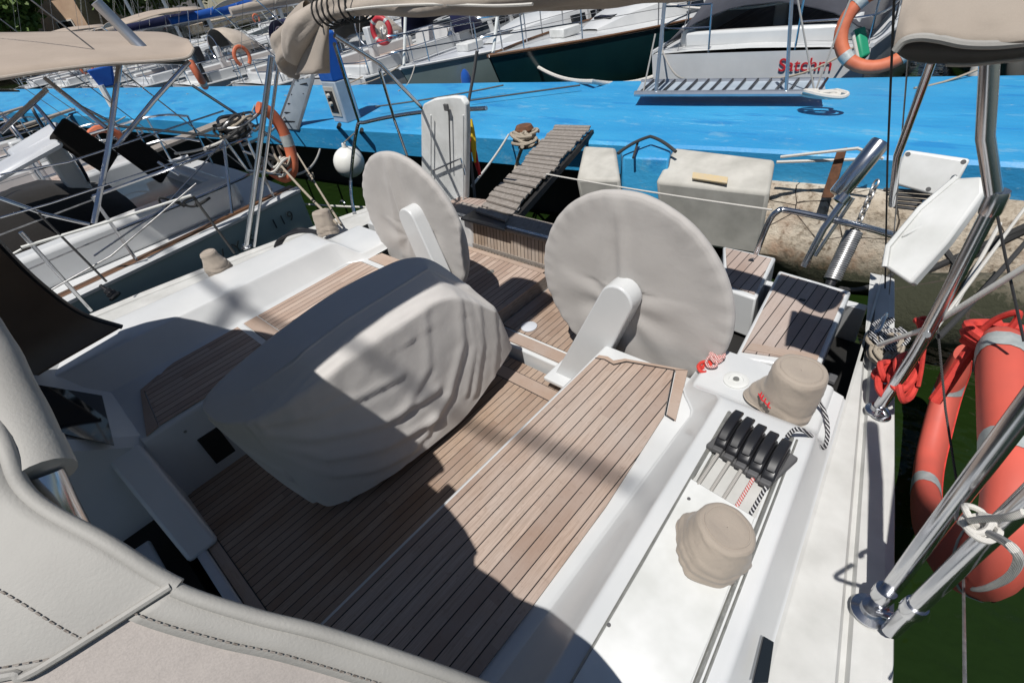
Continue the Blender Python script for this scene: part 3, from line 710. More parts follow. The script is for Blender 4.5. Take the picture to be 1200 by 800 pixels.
def winch_cover(base, ax, r0, r1, h, label, seed, skirt=.02, mat='beige', letter=False):
    base = V(base); ax = V(ax).normalized()
    root = empty('winch_cover', base, label, 'winch cover', 'canvas covers over the deck winches')
    e1 = ax.orthogonal().normalized(); e2 = ax.cross(e1); n = 72; rows = []; side_v = V((-.9, .25, 0)); side_a = math.atan2(side_v.dot(e2), side_v.dot(e1))
    prof_ = [(r0*.93, 0), (r0*.99, h*.05), (r0*.96, h*.13), (r0*1.0, h*.22), (r0*.97, h*.36), (r0*.5+r1*.5, h*.55), (r1*1.02, h*.82), (r1, h*.95), (r1*.93, h), (r1*.6, h*1.015), (r1*.25, h*1.0), (.001, h*.99)]
    fine = []
    for (a, b), (c, d) in zip(prof_, prof_[1:]):
        for k in range(4): fine.append((a+(c-a)*k/4, b+(d-b)*k/4))
    fine.append(prof_[-1])
    for r, z in fine:
        row = []
        for k in range(n):
            t = 2*PI*k/n; low = max(0, 1-z/(h*.55)); asy = max(0, math.cos(t-side_a))**3*skirt*max(0, 1-z/(h*.5))**.8
            rr = r*(1+low*(.06*math.sin(3*t+seed)+.03*math.sin(7*t+seed*2))+.035*nz((math.cos(t)*1.5, math.sin(t)*1.5, z*9), 1.5, seed))
            rr += asy+.0025*low*math.sin(t*13+3*math.sin(t*3+seed))+.0035*low*math.sin(t*5+seed+z*30)
            zz = z+low*.012*math.sin(2*t+seed)+.010*nz((math.cos(t)*r*8, math.sin(t)*r*8, seed), 1.2)*(z > h*.5)
            sl_ = z/h*5+t*1.1; rr += .0045*max(0, nz((math.cos(sl_)*1.5, math.sin(sl_)*1.5, z*14+seed), 1.6))*(.1 < z/h < .95)-.004*math.exp(-((z/h-.34-.05*math.sin(t*2+seed))/.03)**2)
            row.append(base+ax*zz+rr*(math.cos(t)*e1+math.sin(t)*e2))
        rows.append(row)
    MB().grid(rows, cv=True).build('cloth', mat, root, autos=180)
    MB().tube([rows[34][k] + ax*.0 for k in range(n)], .003, 5, True).build('seam', mat, root)
    MB().tube([rows[0][k]+ax*.004 for k in range(n)], .006, 6, True).build('elastic_hem', mat, root)
    # the winch drum under it
    MB().lathe([(0, 0), (r1*.8, 0), (r1*.6, h*.4), (r1*.75, h*.85), (0, h*.85)], base, ax, n=20).build('winch_drum', 'steel', root)
    if letter:
        # red embroidered script on the skirt
        L = MB(); o = P(884, 462, Z=.60)
        q = [P(x, y, Z=.605) for x, y in ((889, 461), (892, 466), (895, 462), (893, 459), (891, 465), (895, 470), (898, 466), (896, 470), (899, 474), (902, 471), (900, 476), (903, 478))]
        L.tube(cr(q, 5), .0028, 5); L.build('embroidered_script', 'redletter', root)
    return root
winch_cover(P(917, 480, Z=.505), P(938, 436, Z=.715)-P(917, 480, Z=.505), .104, .094, .225, 'beige canvas winch cover with red script, between the black clutches and the stern locker', 1., skirt=.055, letter=True)
winch_cover(P(829, 648, Z=.634), P(852, 618, Z=.764)-P(829, 648, Z=.634), .103, .082, .140, 'squat beige canvas winch cover on the white panel in front of the black clutches', 2.6, skirt=.012)
winch_cover(P(386, 274, Z=.505), (-.15, .08, 1), .085, .070, .19, 'beige canvas winch cover at the aft end of the left coaming', 4.2, skirt=.02)
winch_cover(P(258, 318, Z=.60), (-.05, -.05, 1), .085, .055, .16, 'creased beige canvas winch cover beyond the left coaming, beside the tall steel poles', 5.7, skirt=.02)

# ---- folded bimini lying across the two frame legs
def bimini():
    c0 = P(338, 58, Y=1.70); c1 = P(1130, 30, Y=1.70)
    root = empty('folded_bimini', (0, 1.7, 1.9), 'folded beige bimini canvas rolled along the high arched frame over the wheels', 'bimini')
    path = cr([P(345, 70, Y=1.70), P(352, 40, Y=1.70), P(385, 12, Y=1.70), P(440, 0, Y=1.70), P(520, -6, Y=1.7), P(610, -6, Y=1.7), P(700, -15, Y=1.70), P(790, -32, Y=1.70), P(900, -60, Y=1.7), P(1000, -75, Y=1.70), P(1090, -60, Y=1.70), P(1150, -20, Y=1.7)], 8)
    rad = []; rows = []
    n = 32; m = len(path)
    for i, p in enumerate(path):
        t = path[min(i+1, m-1)]-path[max(i-1, 0)]; t.normalize()
        N = V((0, 1, 0)); B = t.cross(N).normalized(); f = i/(m-1)
        r = .070+.012*math.sin(f*21)+.010*nz((f*9, 0, 0), 1.1)
        if f < .1: r *= .6+4*f
        row = []
        for k in range(n):
            a = 2*PI*k/n
            w_ = 1+.10*math.sin(3*a+f*9)+.10*nz((math.cos(a)*1.2, math.sin(a)*1.2, f*14), 1.3, 2)+.05*math.sin(a*5+f*40)
            row.append(p+r*w_*(1.25*math.cos(a)*N+math.sin(a)*B))
        rows.append(row)
    mb = MB().grid(rows, cv=True); mb.add(rows[0], [tuple(range(n))]); mb.add(rows[-1], [tuple(range(n))])
    mb.build('canvas_roll', 'beige2', root, autos=180)
    # hanging flap at the left end
    rows = []
    for j in range(15):
        v = j/14; row = []
        for i in range(13):
            u = i/12
            a = V(P(372+u*6, 2, Y=1.70)).lerp(P(342, 72, Y=1.64), 0)
            pt = V((0, 0, 0))
            x = (372-26*v)*(1-u)+(384+3*v)*u; y = (4+84*v)*(1-u)+(6+80*v)*u
            q = P(x, y, Y=1.66+.03*math.sin(u*5+v*2)+.02*nz((u*3, v*3, 0), 1))
            row.append(q)
        rows.append(row)
    MB().grid(rows).build('hanging_flap', 'beige', root, solid=.006, autos=180)
    # gathered bunch behind the flap
    rows = []
    pth = cr([P(362, 12, Y=1.74), P(340, 40, Y=1.74), P(334, 60, Y=1.74), P(345, 84, Y=1.74)], 6); m = len(pth)
    for i, p in enumerate(pth):
        f = i/(m-1); r = .055+.05*math.sin(PI*min(1, f*1.05))
        rows.append([p+r*(1+.22*math.sin(4*a+f*6)+.15*nz((math.cos(a), math.sin(a), f*4), 1.6))*(math.cos(a)*V((.8, .6, 0))+math.sin(a)*V((-.4, .5, .75))) for a in [2*PI*k/26 for k in range(26)]])
    mb = MB().grid(rows, cv=True); mb.add(rows[-1], [tuple(range(26))]); mb.build('gathered_end', 'beige', root, autos=180)
    # cords lashed round the roll
    mb = MB()
    for px in (382, 388, 395, 402, 418, 424):
        i = min(range(len(path)), key=lambda k: (path[k]-P(px, 8, Y=1.70)).length)
        p = path[i]; t = (path[min(i+1, len(path)-1)]-path[i-1]).normalized(); B = t.cross(V((0, 1, 0))).normalized()
        mb.tube([p+.088*(1.2*math.cos(a)*V((0, 1, 0))+math.sin(a)*B)+t*.02*math.sin(a*1) for a in [2*PI*k/22 for k in range(22)]], .006, 6, True)
    mb.build('lashing', 'blackrope', root)
    mb = MB(); mb.tube([p+V((0, -.105, -.02)) for p in path[22:44]], .006, 6); mb.build('bolt_rope', 'white_rope', root)
    # right end : open hanging flap, a stiff hem round a dark hollow
    ax = [(1049, 60), (1060, 48), (1078, 44), (1100, 46), (1130, 52), (1165, 53), (1200, 50), (1240, 44)]
    lo = [(1050, 62), (1062, 70), (1085, 74), (1115, 75), (1137, 75), (1165, 72), (1200, 68), (1240, 62)]
    up = [(1062, -25), (1075, -28), (1090, -30), (1110, -32), (1135, -34), (1165, -34), (1200, -36), (1240, -38)]
    rows = []
    for k in range(8):
        row = []
        for j in range(9):
            v = j/8; x = up[k][0]*(1-v)+ax[k][0]*v; y = up[k][1]*(1-v)+ax[k][1]*v
            row.append(P(x, y, Y=1.52-.22*v-.03*math.sin(PI*v)+.016*nz((k*.7, v*3, 1), 1.4)))
        rows.append(row)
    R1 = [cr([rows[k][j] for k in range(8)], 5) for j in range(9)]
    MB().grid(R1).build('right_flap', 'beige', root, solid=.006, autos=180)
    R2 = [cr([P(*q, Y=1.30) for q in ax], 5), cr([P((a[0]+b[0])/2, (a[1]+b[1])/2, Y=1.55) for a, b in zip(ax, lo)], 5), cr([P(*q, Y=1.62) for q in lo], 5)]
    MB().grid(R2).build('flap_hollow_shade', 'blackcv', root, solid=.004, autos=180)  # black sheet across the hollow, its shade put into the colour
    MB().tube(R2[0], .008, 8).build('flap_hem', 'vinyl', root); MB().tube(R2[2][14:], .007, 8).build('flap_hem', 'vinyl', root)
    # the frame bow inside the roll
    MB().tube(path, .013, 8).build('frame_bow', 'steel', root)
bimini()

# ---- spray hood in the near left corner
def hood():
    root = empty('spray_hood', (0, -.2, 1.2), 'grey and beige stitched spray hood in the near left corner', 'spray hood')
    arch = [P(143, 383, Z=.66), P(95, 367, X=-1.66), P(48, 333, X=-1.60), P(0, 286, X=-1.50), P(-70, 205, X=-1.25)]+[V(p) for p in ((-.75, -.17, 2.05), (-.2, -.20, 2.15), (.3, -.22, 2.12), (.62, -.25, 2.02))]+[P(-150, 250, Z=1.90), P(-58, 400, Z=1.795), P(-6, 508, Z=1.755), P(30, 584, Z=1.705), V((0, 0, 0))]
    right = [P(122, 640, Z=1.655), P(205, 690, Z=1.60), P(300, 722, Z=1.545), P(390, 745, Z=1.49), P(545, 797, Z=1.36), P(640, 835, Z=1.2), P(720, 880, Z=1.0)]
    edge = cr(arch[:-1]+right, 8)
    ne = len(edge)
    i_seam = min(range(ne), key=lambda k: (edge[k]-right[1]).length)
    i_left = min(range(ne), key=lambda k: (edge[k]-arch[4]).length)
    def fwd(p, v):      # canvas running forward and down from the aft edge
        s = max(-1, min(1, p.x/1.5))
        d = 1.35*v
        return V((p.x*(1-.16*v), p.y-d, .66+(p.z-.66)*(1-.50*v*v-.08*v)+.012*math.sin(v*9+p.x*4)*v))
    def sheet(a, b, name, mat):
        rows = [[fwd(edge[i], v**1.5) for i in range(a, b+1)] for v in [k/16 for k in range(17)]]
        return MB().grid(rows).build(name, mat, root, solid=.006, autos=180)
    sheet(0, i_left, 'side_window', 'hoodside')
    sheet(i_left, ne-1, 'canvas_panel', 'hoodcanvas')
    def px_of(p):
        d = p-CAM; z = d.dot(_f); return 600+FPX*d.dot(_r)/z, 400-FPX*d.dot(_u)/z
    curve = [(-400, 800), (-100, 803), (-20, 800), (40, 790), (100, 768), (150, 738), (190, 706), (207, 691), (230, 660)]
    vm = []
    for i in range(i_left, i_seam+1):
        v = 0
        while v < .85:
            x, y = px_of(fwd(edge[i], v))
            if y > interp(curve, x) and x > -380 and i > i_left+30: break
            v += .004
        vm.append(v)
    i_n = max([k for k in range(len(vm)) if vm[k] >= .8]+[0])
    for q in range(3): vm = vm[:i_n+1]+[(vm[k-1 if k > i_n+1 else k]+vm[k]+vm[min(len(vm)-1, k+1)])/3 for k in range(i_n+1, len(vm))]
    vm[-1] = 0
    up = V((0, 0, .007))
    rows = [[fwd(edge[i], vm[i-i_left]*t)+up for i in range(i_left, i_seam+1)] for t in [k/14 for k in range(15)]]
    MB().grid(rows).build('vinyl_panel', 'vinyl', root, solid=.005, autos=180)
    # rolled binding on the edge and a flat band inside it
    MB().tube([p+V((0, .004, 0)) for p in edge[i_left:i_seam+1]], .009, 10).build('edge_binding', 'vinyl', root)
    MB().tube(edge[i_seam:], .0085, 10).build('edge_binding', 'vinyl', root)
    MB().tube(edge[:i_left+1], .014, 8).build('edge_binding', 'black', root)
    band = [[fwd(p, v)+V((0, 0, .0055)) for p in edge[i_seam:]] for v in (0, .02, .036)]
    MB().grid(band).build('edge_band', 'vinyl', root, solid=.004)
    # stitching
    def stitches(pts, name, step=.0085, ln=.0055, r=.0011):
        mb = MB(); acc = 0
        for a, b in zip(pts, pts[1:]):
            L = (b-a).length; d = (b-a).normalized(); s = acc
            while s < L:
                p = a+d*s; mb.tube([p, p+d*ln], r, 5); s += step
            acc = s-L
        return mb.build(name, 'oldwood', root)
    stitches([fwd(edge[i], min(.062, vm[i-i_left]))+V((0, 0, .009)) for i in range(i_seam-22, i_seam+1)], 'stitching')
    stitches([fwd(p, .030)+V((0, 0, .0085)) for p in edge[i_seam:]], 'stitching')
    seam = [fwd(edge[i], vm[i-i_left])+V((0, 0, .008)) for i in range(i_seam, i_left+i_n, -1)]
    e_ = edge[i_left+i_n]; seam += [fwd(e_, v)+V((0, 0, .008)) for v in [vm[i_n+1]+.03+k*.03 for k in range(20)]]
    MB().tube(cr(seam, 4), .0048, 8).build('panel_seam', 'vinyl', root)
    stitches([fwd(edge[i], max(0, vm[i-i_left]-.010))+V((0, 0, .010)) for i in range(i_seam, i_left+i_n, -1)], 'stitching')
    sm2 = [fwd(edge[min(ne-1, i_seam+k)], .10)+V((0, 0, .004)) for k in range(1, 30)]
    stitches(sm2, 'stitching', .006, .0045, .0008)
    # grab tube with a leather sleeve standing off the edge
    t0 = [P(-95, 290, Z=1.87), P(-30, 385, Z=1.80), P(12, 468, Z=1.755), P(52, 556, Z=1.70)]
    t1 = [t0[-1], P(68, 592, Z=1.665), P(94, 640, Z=1.60)]
    pth = cr(t0, 8)
    MB().tube(pth, [.031+.002*nz((k*.3, 0, 0)) for k in range(len(pth))], 18).build('leather_sleeve', 'vinyl', root)
    MB().tube([pth[-1]-(pth[-1]-pth[-2]).normalized()*.045, pth[-1]+(pth[-1]-pth[-2]).normalized()*.001], .0322, 18).build('sleeve_cuff', 'vinyl', root)
    MB().tube([t0[-1]-V((0, 0, 0))]+t1[1:], .019, 14).build('grab_tube', 'steel', root)
hood()

# ================================================================== GEAR ROUND THE STERN
def board(name, label, cat, poly, thick, group=None, extra=None, mat='gelold'):
    """a moulded white board given by its outline (world points) and thickness vector"""
    c = sum((p for p in poly), V((0, 0, 0)))/len(poly)
    root = empty(name, c, label, cat, group)
    MB().prism(poly, thick).build('board', mat, root, bevel=.012)
    if extra: extra(root, poly, V(thick))
    return root
# folded helm seats
Yb = 2.30
def seat_extra(root, poly, th):
    cc = sum(poly, V((0, 0, 0)))/len(poly); up_ = (poly[2]-poly[0]).cross(poly[5]-poly[0]).normalized()
    up_ = up_ if up_.dot(CAM-cc) > 0 else -up_
    MB().tube([p+up_*.004 for p in poly[5:8]+[poly[0]]], .010, 8).build('rim', 'gelold', root)
    MB().prism([poly[0].lerp(poly[3], .52)+up_*.001, poly[7].lerp(poly[5], .42)+up_*.001, poly[7].lerp(poly[5], .50)+up_*.001, poly[0].lerp(poly[3], .60)+up_*.001], up_*.010).build('moulded_step', 'gelold', root, bevel=.004)
    MB().tube([P(1040, 300, Y=2.33), P(1075, 252, Y=2.36), P(1085, 235, Y=2.4)], .008, 8).build('bracket', 'steel', root)
    MB().box(P(1040, 300, Y=2.30), (.03, .03, .03)).build('hinge', 'steel', root, bevel=.004)
board('folding_seat', 'white moulded seat board hanging tilted on the right stern rail', 'folding seat',
      [P(1122, 208, Y=2.42), P(1150, 206, Y=2.36), P(1153, 226, Y=2.32), P(1110, 284, Y=2.22), P(1067, 333, Y=2.12), P(1037, 313, Y=2.16), P(1041, 289, Y=2.22), P(1078, 245, Y=2.34)], (.02, .05, -.04), 'folding seats on the stern rails', seat_extra)
def grey_extra(root, poly, th):
    for k in range(5):
        a = P(1036+k*3, 222+k*5, Y=2.78); b = P(1096-k*3, 226+k*5, Y=2.74)
        MB().tube([a, b], .009, 8).build('slat', 'rubber', root)
    for q in ((1064, 181), (1129, 190), (1088, 222)):
        MB().lathe([(0, 0), (.010, 0), (.010, .006), (0, .006)], P(*q, Y=2.70), (0, -1, .5), n=14).build('fixing', 'rubber', root)
board('folding_seat', 'light grey folded seat with slats behind the white tilted seat board', 'folding seat',
      [P(1061, 176, Y=2.80), P(1137, 187, Y=2.76), P(1118, 222, Y=2.72), P(1096, 230, Y=2.70), P(1042, 215, Y=2.76)], (.0, .05, -.015), 'folding seats on the stern rails', grey_extra)
def up_extra(root, poly, th):
    f = lambda x, y: P(x, y, Y=2.57)
    MB().tube([f(526, 128), f(527, 165), f(528, 198)], .006, 6).build('slot_trim', 'rubber', root)
    MB().tube([f(508, 200), f(530, 190), f(540, 186), f(545, 205)], .008, 8).build('bracket', 'steel', root)
    MB().box(f(523, 126), (.045, .02, .05)).build('latch', 'rubber', root, bevel=.004)
    for x in (505, 543): MB().tube([f(x, 135), f(x, 240)], .007, 6).build('moulded_rib', 'gelold', root)
board('folding_seat', 'tall upright white board with rounded top and latch beside the left wheel cover', 'folding seat',
      [P(494, 240, Y=2.6), P(493, 132, Y=2.6), P(496, 122, Y=2.6), P(508, 116, Y=2.6), P(530, 113, Y=2.6), P(540, 114, Y=2.6), P(545, 122, Y=2.6), P(546, 150, Y=2.6), P(545, 232, Y=2.6), P(538, 250, Y=2.6)], (.01, .05, .0), 'folding seats on the stern rails', up_extra)
# polished tube of the davit
dv = empty('davit', P(975, 240, Y=2.8), 'polished steel tube davit leaning out over the quay by the spring', 'davit')
a, b = P(981, 229, Y=2.82), P(1033, 166, Y=2.98)
MB().tube([a, a.lerp(b, .03), a.lerp(b, .97), b], [.040, .047, .047, .043], 20).build('barrel', 'steel', dv)
MB().tube([P(942, 312, Y=2.66), P(965, 268, Y=2.72), P(990, 234, Y=2.80)], .018, 12).build('leg', 'steel', dv)
MB().tube([P(955, 300, Y=2.72), P(1000, 232, Y=2.84)], .010, 8).build('strut', 'steel', dv)
MB().lathe([(.02, -.02), (.035, -.015), (.035, .03), (.02, .035)], P(986, 234, Y=2.80), b-a, n=16).build('joint', 'steel', dv)
# mooring spring and chain
ms = empty('mooring_spring', P(985, 300, Y=3.1), 'black coiled mooring spring on a chain in front of the quay wall', 'mooring spring')
a, b = P(975, 328, Y=3.05), P(1001, 272, Y=3.25)
ax = (b-a); e1 = ax.orthogonal().normalized(); e2 = ax.normalized().cross(e1)
MB().tube([a.lerp(b, k/260)+.042*(math.cos(k*.58)*e1+math.sin(k*.58)*e2) for k in range(261)], .0085, 6).build('coil', 'galv', ms)
MB().tube([a-ax*.12, b+ax*.05], .030, 12).build('rubber_core', 'black', ms)
mb = MB()
cA, cB = b, P(1026, 216, Y=3.4)
for k in range(9):
    c = cA.lerp(cB, k/8.); d = (cB-cA).normalized(); s = e1 if k % 2 else e2
    mb.tube([c+d*.028*math.cos(t)+s*.016*math.sin(t) for t in [2*PI*q/12 for q in range(12)]], .006, 6, True)
mb.build('chain', 'galv', ms)
# red horseshoe lifebuoy hung outside the right rail
def horseshoe():
    X = lambda py: 2.16+.18*(py-400)/290
    pts = [(1174, 404), (1177, 440), (1181, 500), (1188, 560), (1190, 610), (1172, 648), (1142, 655), (1108, 636), (1086, 598), (1087, 555), (1098, 505), (1112, 455), (1128, 412)]
    root = empty('horseshoe_lifebuoy', P(1140, 550, X=2.2), 'red horseshoe lifebuoy with silver tape hanging outside the right rail beside the deck', 'lifebuoy')
    path = cr([P(x, y, X=X(y)) for x, y in pts], 7); m = len(path); n = 22
    nrm = V((1, -.1, .35)).normalized(); rows = []; fr = []
    for i, p in enumerate(path):
        t = (path[min(i+1, m-1)]-path[max(i-1, 0)]).normalized(); B = t.cross(nrm).normalized(); f = i/(m-1)
        e = min(1, .55+min(f, 1-f)*9)
        r = .122*e*(1+.03*nz((f*6, 0, 0), 1.7)); fr.append((p, B, t, r))
        rows.append([p+r*((.58*math.copysign(abs(math.cos(a))**.75, math.cos(a)))*nrm+1.0*math.sin(a)*B) for a in [2*PI*k/n for k in range(n)]])
    mb = MB().grid(rows, cv=True); mb.add(rows[0], [tuple(range(n))]); mb.add(rows[-1], [tuple(range(n))])
    mb.build('float', 'red', root, autos=60)
    def band(i0, wd):
        rr = []
        for i in range(i0, i0+wd+1):
            p, B, t, r = fr[i]; rr.append([p+r*1.025*((.58*math.copysign(abs(math.cos(a))**.75, math.cos(a)))*nrm+math.sin(a)*B) for a in [2*PI*k/n for k in range(n)]])
        MB().grid(rr, cv=True).build('reflective_band', 'tape', root)
    for i0, wd in ((5, 2), (18, 2), (39, 1), (58, 2), (76, 2)): band(i0, wd)
    MB().tube([p+nrm*r*.60 for p, B, t, r in fr[2:-2]], .004, 6).build('welt', 'redline', root)
    return root
horseshoe()
# second flat red cushion of the recovery sling
rs = empty('rescue_sling', P(1110, 480, X=2.1), 'red throwing rope and webbing tied to the rail above the horseshoe lifebuoy', 'rescue sling')
def tangle(name, cen, ext, n, r, mat, root, seed, X=None):
    """loose overlapping coils of one rope"""
    rnd = random.Random(seed); pts = []; loops = max(3, n//5)
    for k in range(loops):
        q = rnd.uniform(.45, 1); ph = rnd.random()*6.28; tilt = rnd.uniform(-.7, .7); off = V((rnd.uniform(-.35, .35)*ext[0], rnd.uniform(-.35, .35)*ext[1], rnd.uniform(-.5, .6)*ext[2])); sq = rnd.uniform(.5, 1)
        for m_ in range(7):
            a = ph+m_*.9
            pts.append(V(cen)+off+V((ext[0]*q*math.cos(a), ext[1]*q*sq*math.sin(a), ext[2]*.6*(tilt*math.cos(a)+.3*math.sin(2*a)))))
    MB().tube(cr(pts, 5), r, 7).build(name, mat, root)
tangle('webbing_knot', P(1152, 398, Y=1.84), (.10, .10, .07), 16, .016, 'redline', rs, 3)
tangle('webbing_knot', P(1085, 375, Y=1.85), (.03, .05, .06), 10, .010, 'redline', rs, 4)
MB().tube(cr([P(1150, 395, Y=1.85), P(1130, 420, Y=1.80), P(1110, 450, Y=1.75), P(1095, 470, Y=1.72)], 5), .020, 8).build('webbing', 'redline', rs)
MB().tube(cr([P(1145, 392, Y=1.85), P(1165, 375, Y=1.85), P(1190, 366, Y=1.83), P(1193, 372, Y=1.83), P(1178, 392, Y=1.82)], 5), .010, 8).build('webbing', 'redline', rs)
tb = empty('throw_rope_bag', P(1050, 448, Y=1.85), 'bright red coiled safety line lashed to the rail beside the deck edge', 'throw line')
tangle('coiled_line', P(1040, 438, Y=1.83), (.05, .13, .05), 26, .012, 'redline', tb, 8)
tangle('coiled_line', P(1062, 440, Y=1.82), (.04, .13, .08), 30, .012, 'redline', tb, 9)
MB().tube(cr([P(1086, 378, Y=1.85), P(1080, 430, Y=1.80), P(1076, 452, Y=1.78)], 4), .008, 7).build('tail', 'redline', tb)
rc_ = empty('rope_coil', P(1040, 400, Z=.50), 'grey and black coil of mooring rope on the right deck edge behind the red line', 'rope')
tangle('coil', P(1040, 398, Z=.50), (.06, .12, .04), 40, .008, 'bw_rope', rc_, 21)
tangle('coil', P(1035, 405, Z=.50), (.06, .12, .04), 40, .008, 'old_rope', rc_, 22)
wr = empty('white_lashing', P(1150, 608, X=2.18), 'white knotted rope tied round the bottom of the red horseshoe lifebuoy', 'rope')
tangle('knot', P(1148, 612, X=2.16), (.03, .05, .035), 22, .0065, 'white_rope', wr, 31)
MB().tube(cr([P(1125, 612, X=2.15), P(1150, 608, X=2.14), P(1180, 606, X=2.15), P(1200, 600, X=2.16)], 5), .0065, 8).build('rope', 'white_rope', wr)
MB().tube(cr([P(1160, 625, X=2.14), P(1185, 640, X=2.13), P(1193, 660, X=2.16), P(1172, 682, X=2.20), P(1140, 690, X=2.30), P(1110, 680, X=2.36)], 5), .0065, 8).build('rope', 'white_rope', wr)
# red and white rope crumpled between the bench end and the stern locker
rr_ = empty('red_flecked_rope', P(830, 425, Z=.35), 'heap of red and white flecked rope tucked behind the right wheel cover', 'rope')
tangle('heap', P(838, 418, Z=.52), (.035, .085, .02), 40, .006, 'red_rope', rr_, 41)
tangle('heap', P(826, 432, Z=.50), (.03, .05, .02), 20, .008, 'redline', rr_, 42)
# ensign rolled round its staff
fl = empty('ensign_staff', P(548, 170, Y=2.85), 'leaning flagstaff with a rolled red and yellow flag beside the tall white board', 'flag')
a, b = P(556, 82, Y=2.95), P(546, 136, Y=2.9)
MB().tube([P(559, 60, Y=2.97), a, b, P(557, 236, Y=2.75)], .013, 8).build('staff', 'rubber', fl)
def rag(p0, p1, w_, mat, nm, seed):
    rows = []
    for k in range(13):
        f = k/12; c = p0.lerp(p1, f)
        rows.append([c+w_*(.6+.4*math.sin(f*PI))*(1+.3*math.sin(3*t+f*8+seed))*(math.cos(t)*V((1, 0, 0))+math.sin(t)*V((0, 1, 0))) for t in [2*PI*q/16 for q in range(16)]])
    MB().grid(rows, cv=True).build(nm, mat, fl, autos=180)
rag(P(547, 135, Y=2.88), P(553, 178, Y=2.82), .022, 'flagr', 'flag_red_band', 1)
rag(P(552, 140, Y=2.85), P(557, 190, Y=2.80), .020, 'flagy', 'flag_yellow_band', 2)
rag(P(553, 165, Y=2.84), P(562, 205, Y=2.80), .020, 'flagr', 'flag_red_band', 4)
# passerelle of weathered slats
ps = empty('gangplank', P(625, 200, Z=.35), 'weathered slatted timber gangplank from the stern to the blue pier', 'gangplank')
g0l, g0r, g1l, g1r = P(557, 250, Z=.46), P(592, 262, Z=.46), P(652, 148, Z=.32), P(694, 149, Z=.32)
for side, (p, q) in (('l', (g0l, g1l)), ('r', (g0r, g1r))):
    MB().prism([p-V((.02, 0, .03)), q-V((.02, 0, .03)), q+V((.02, 0, -.03)), p+V((.02, 0, -.03))], (0, 0, -.06)).build('side_beam', 'blackcv', ps, smooth=False)
sm_ = MB()
N_ = 23
for k in range(N_):
    f = (k+.5)/N_; a = g0l.lerp(g1l, f); b = g0r.lerp(g1r, f); d = (g1l-g0l)/N_*.36
    j = V((random.uniform(-.02, .02), 0, 0)); z = V((0, 0, random.uniform(-.006, .006)))
    sm_.prism([a-d+j+z, b-d+j+z, b+d+j+z, a+d+j+z], (0, 0, .022))
sm_.build('slats', 'oldwood', ps, bevel=.003)
MB().prism([P(540, 258, Z=.44), P(560, 246, Z=.44), P(595, 250, Z=.44), P(592, 272, Z=.44)], (0, 0, .02)).build('hinge_plate', 'black', ps, bevel=.004)
# round white fender hanging at the left stern
fd = empty('round_fender', P(410, 190, Y=3.0), 'round white ball fender hanging at the left stern in front of the pier', 'fender')
c = P(409, 190, Y=3.0); R = .185
MB().lathe([(.0, -R)]+[(R*math.cos(t), R*math.sin(t)) for t in [(-.48+.96*k/16)*PI for k in range(17)]]+[(.03, R*1.0), (.025, R*1.25), (0, R*1.25)], c, (.1, 0, 1), n=30).build('ball', 'fender', fd)
MB().tube([c+V((.0, 0, R*1.2)), P(420, 152, Y=2.9)], .006, 6).build('lanyard', 'old_rope', fd)
# mooring lines of our yacht
def line(label, pts, r, mat='old_rope', group=None, name='mooring_line', knot=None):
    c = V(pts[0]); root = empty(name, c, label, 'rope', group)
    MB().tube(pts, r, 8).build('rope', mat, root)
    if knot: tangle('knot', V(knot[0]), knot[1], 18, r*1.1, mat, root, hash(label) % 97)
    return root
line('thin white stern line running from the blue pier bollard down to the gangplank', sag(P(596, 158, Z=.3), P(553, 218, Y=2.8), .02), .012, 'white_rope')
line('taut grey mooring line from the left quarter towards the neighbouring stern', sag(P(400, 264, Z=.5), P(348, 180, Y=2.6), .01), .010, 'old_rope', knot=(P(362, 205, Y=2.45), (.05, .04, .10)))
line('white mooring line crossing the dark gap beside the left winch cover', sag(P(320, 236, Y=1.9), P(432, 243, Y=2.4), .01), .011, 'white_rope')
line('pale lifeline wire strung behind the right wheel cover to the stern rail', sag(P(640, 204, Y=2.85), P(905, 246, Y=2.8), .01), .006, 'white_rope', name='lifeline')
line('slack dark warp looping over the quay from the spring to the pier', sag(P(985, 338, Y=3.0), P(1045, 322, Y=3.6), .05), .014, 'blackrope')
line('pale rope slanting past the steel leg to the right quay', sag(P(1118, 360, Y=3.2), P(1172, 262, Y=4.2), .0), .012, 'white_rope')
line('long pale stern line crossing the right quay at the picture edge', sag(P(1085, 400, Y=2.4), P(1215, 225, Y=4.6), .0), .010, 'white_rope')
line('black stern line running up to the right edge of the quay', sag(P(1100, 395, Y=2.5), P(1230, 250, Y=4.5), .05), .014, 'blackrope')

# ================================================================== ON THE PIER
def dockbox(tl, tr, br, bl, label, low, Yn):
    """white plastic dock fender hung over the pier edge"""
    root = empty('dock_fender', tl, label, 'dock fender', 'box shaped dock fenders along the pier edge')
    top = [tl, tr, br, bl]
    dn = [V((p.x*.94+.06*c_.x, p.y, low)) for p, c_ in ((br, (bl+br)/2), (bl, (bl+br)/2))]
    a, b = dn
    back = [V((tl.x, tl.y, low)), V((tr.x, tr.y, low))]
    mb = MB().add([tl, tr, br, bl, back[0], back[1], a+V((0, .10, 0)), b+V((0, .10, 0))], [(0, 1, 2, 3), (3, 2, 6, 7), (1, 5, 6, 2), (0, 3, 7, 4), (4, 7, 6, 5), (0, 4, 5, 1)])
    mb.build('shell', 'dockbox', root, bevel=.035)
    return root, top
bx = dockbox(P(790, 172, Z=.28), P(909, 186, Z=.28), P(902, 226, Z=.16), P(768, 212, Z=.16), 'big weathered white box fender with yellow label on the pier edge', -.50, 4.2)
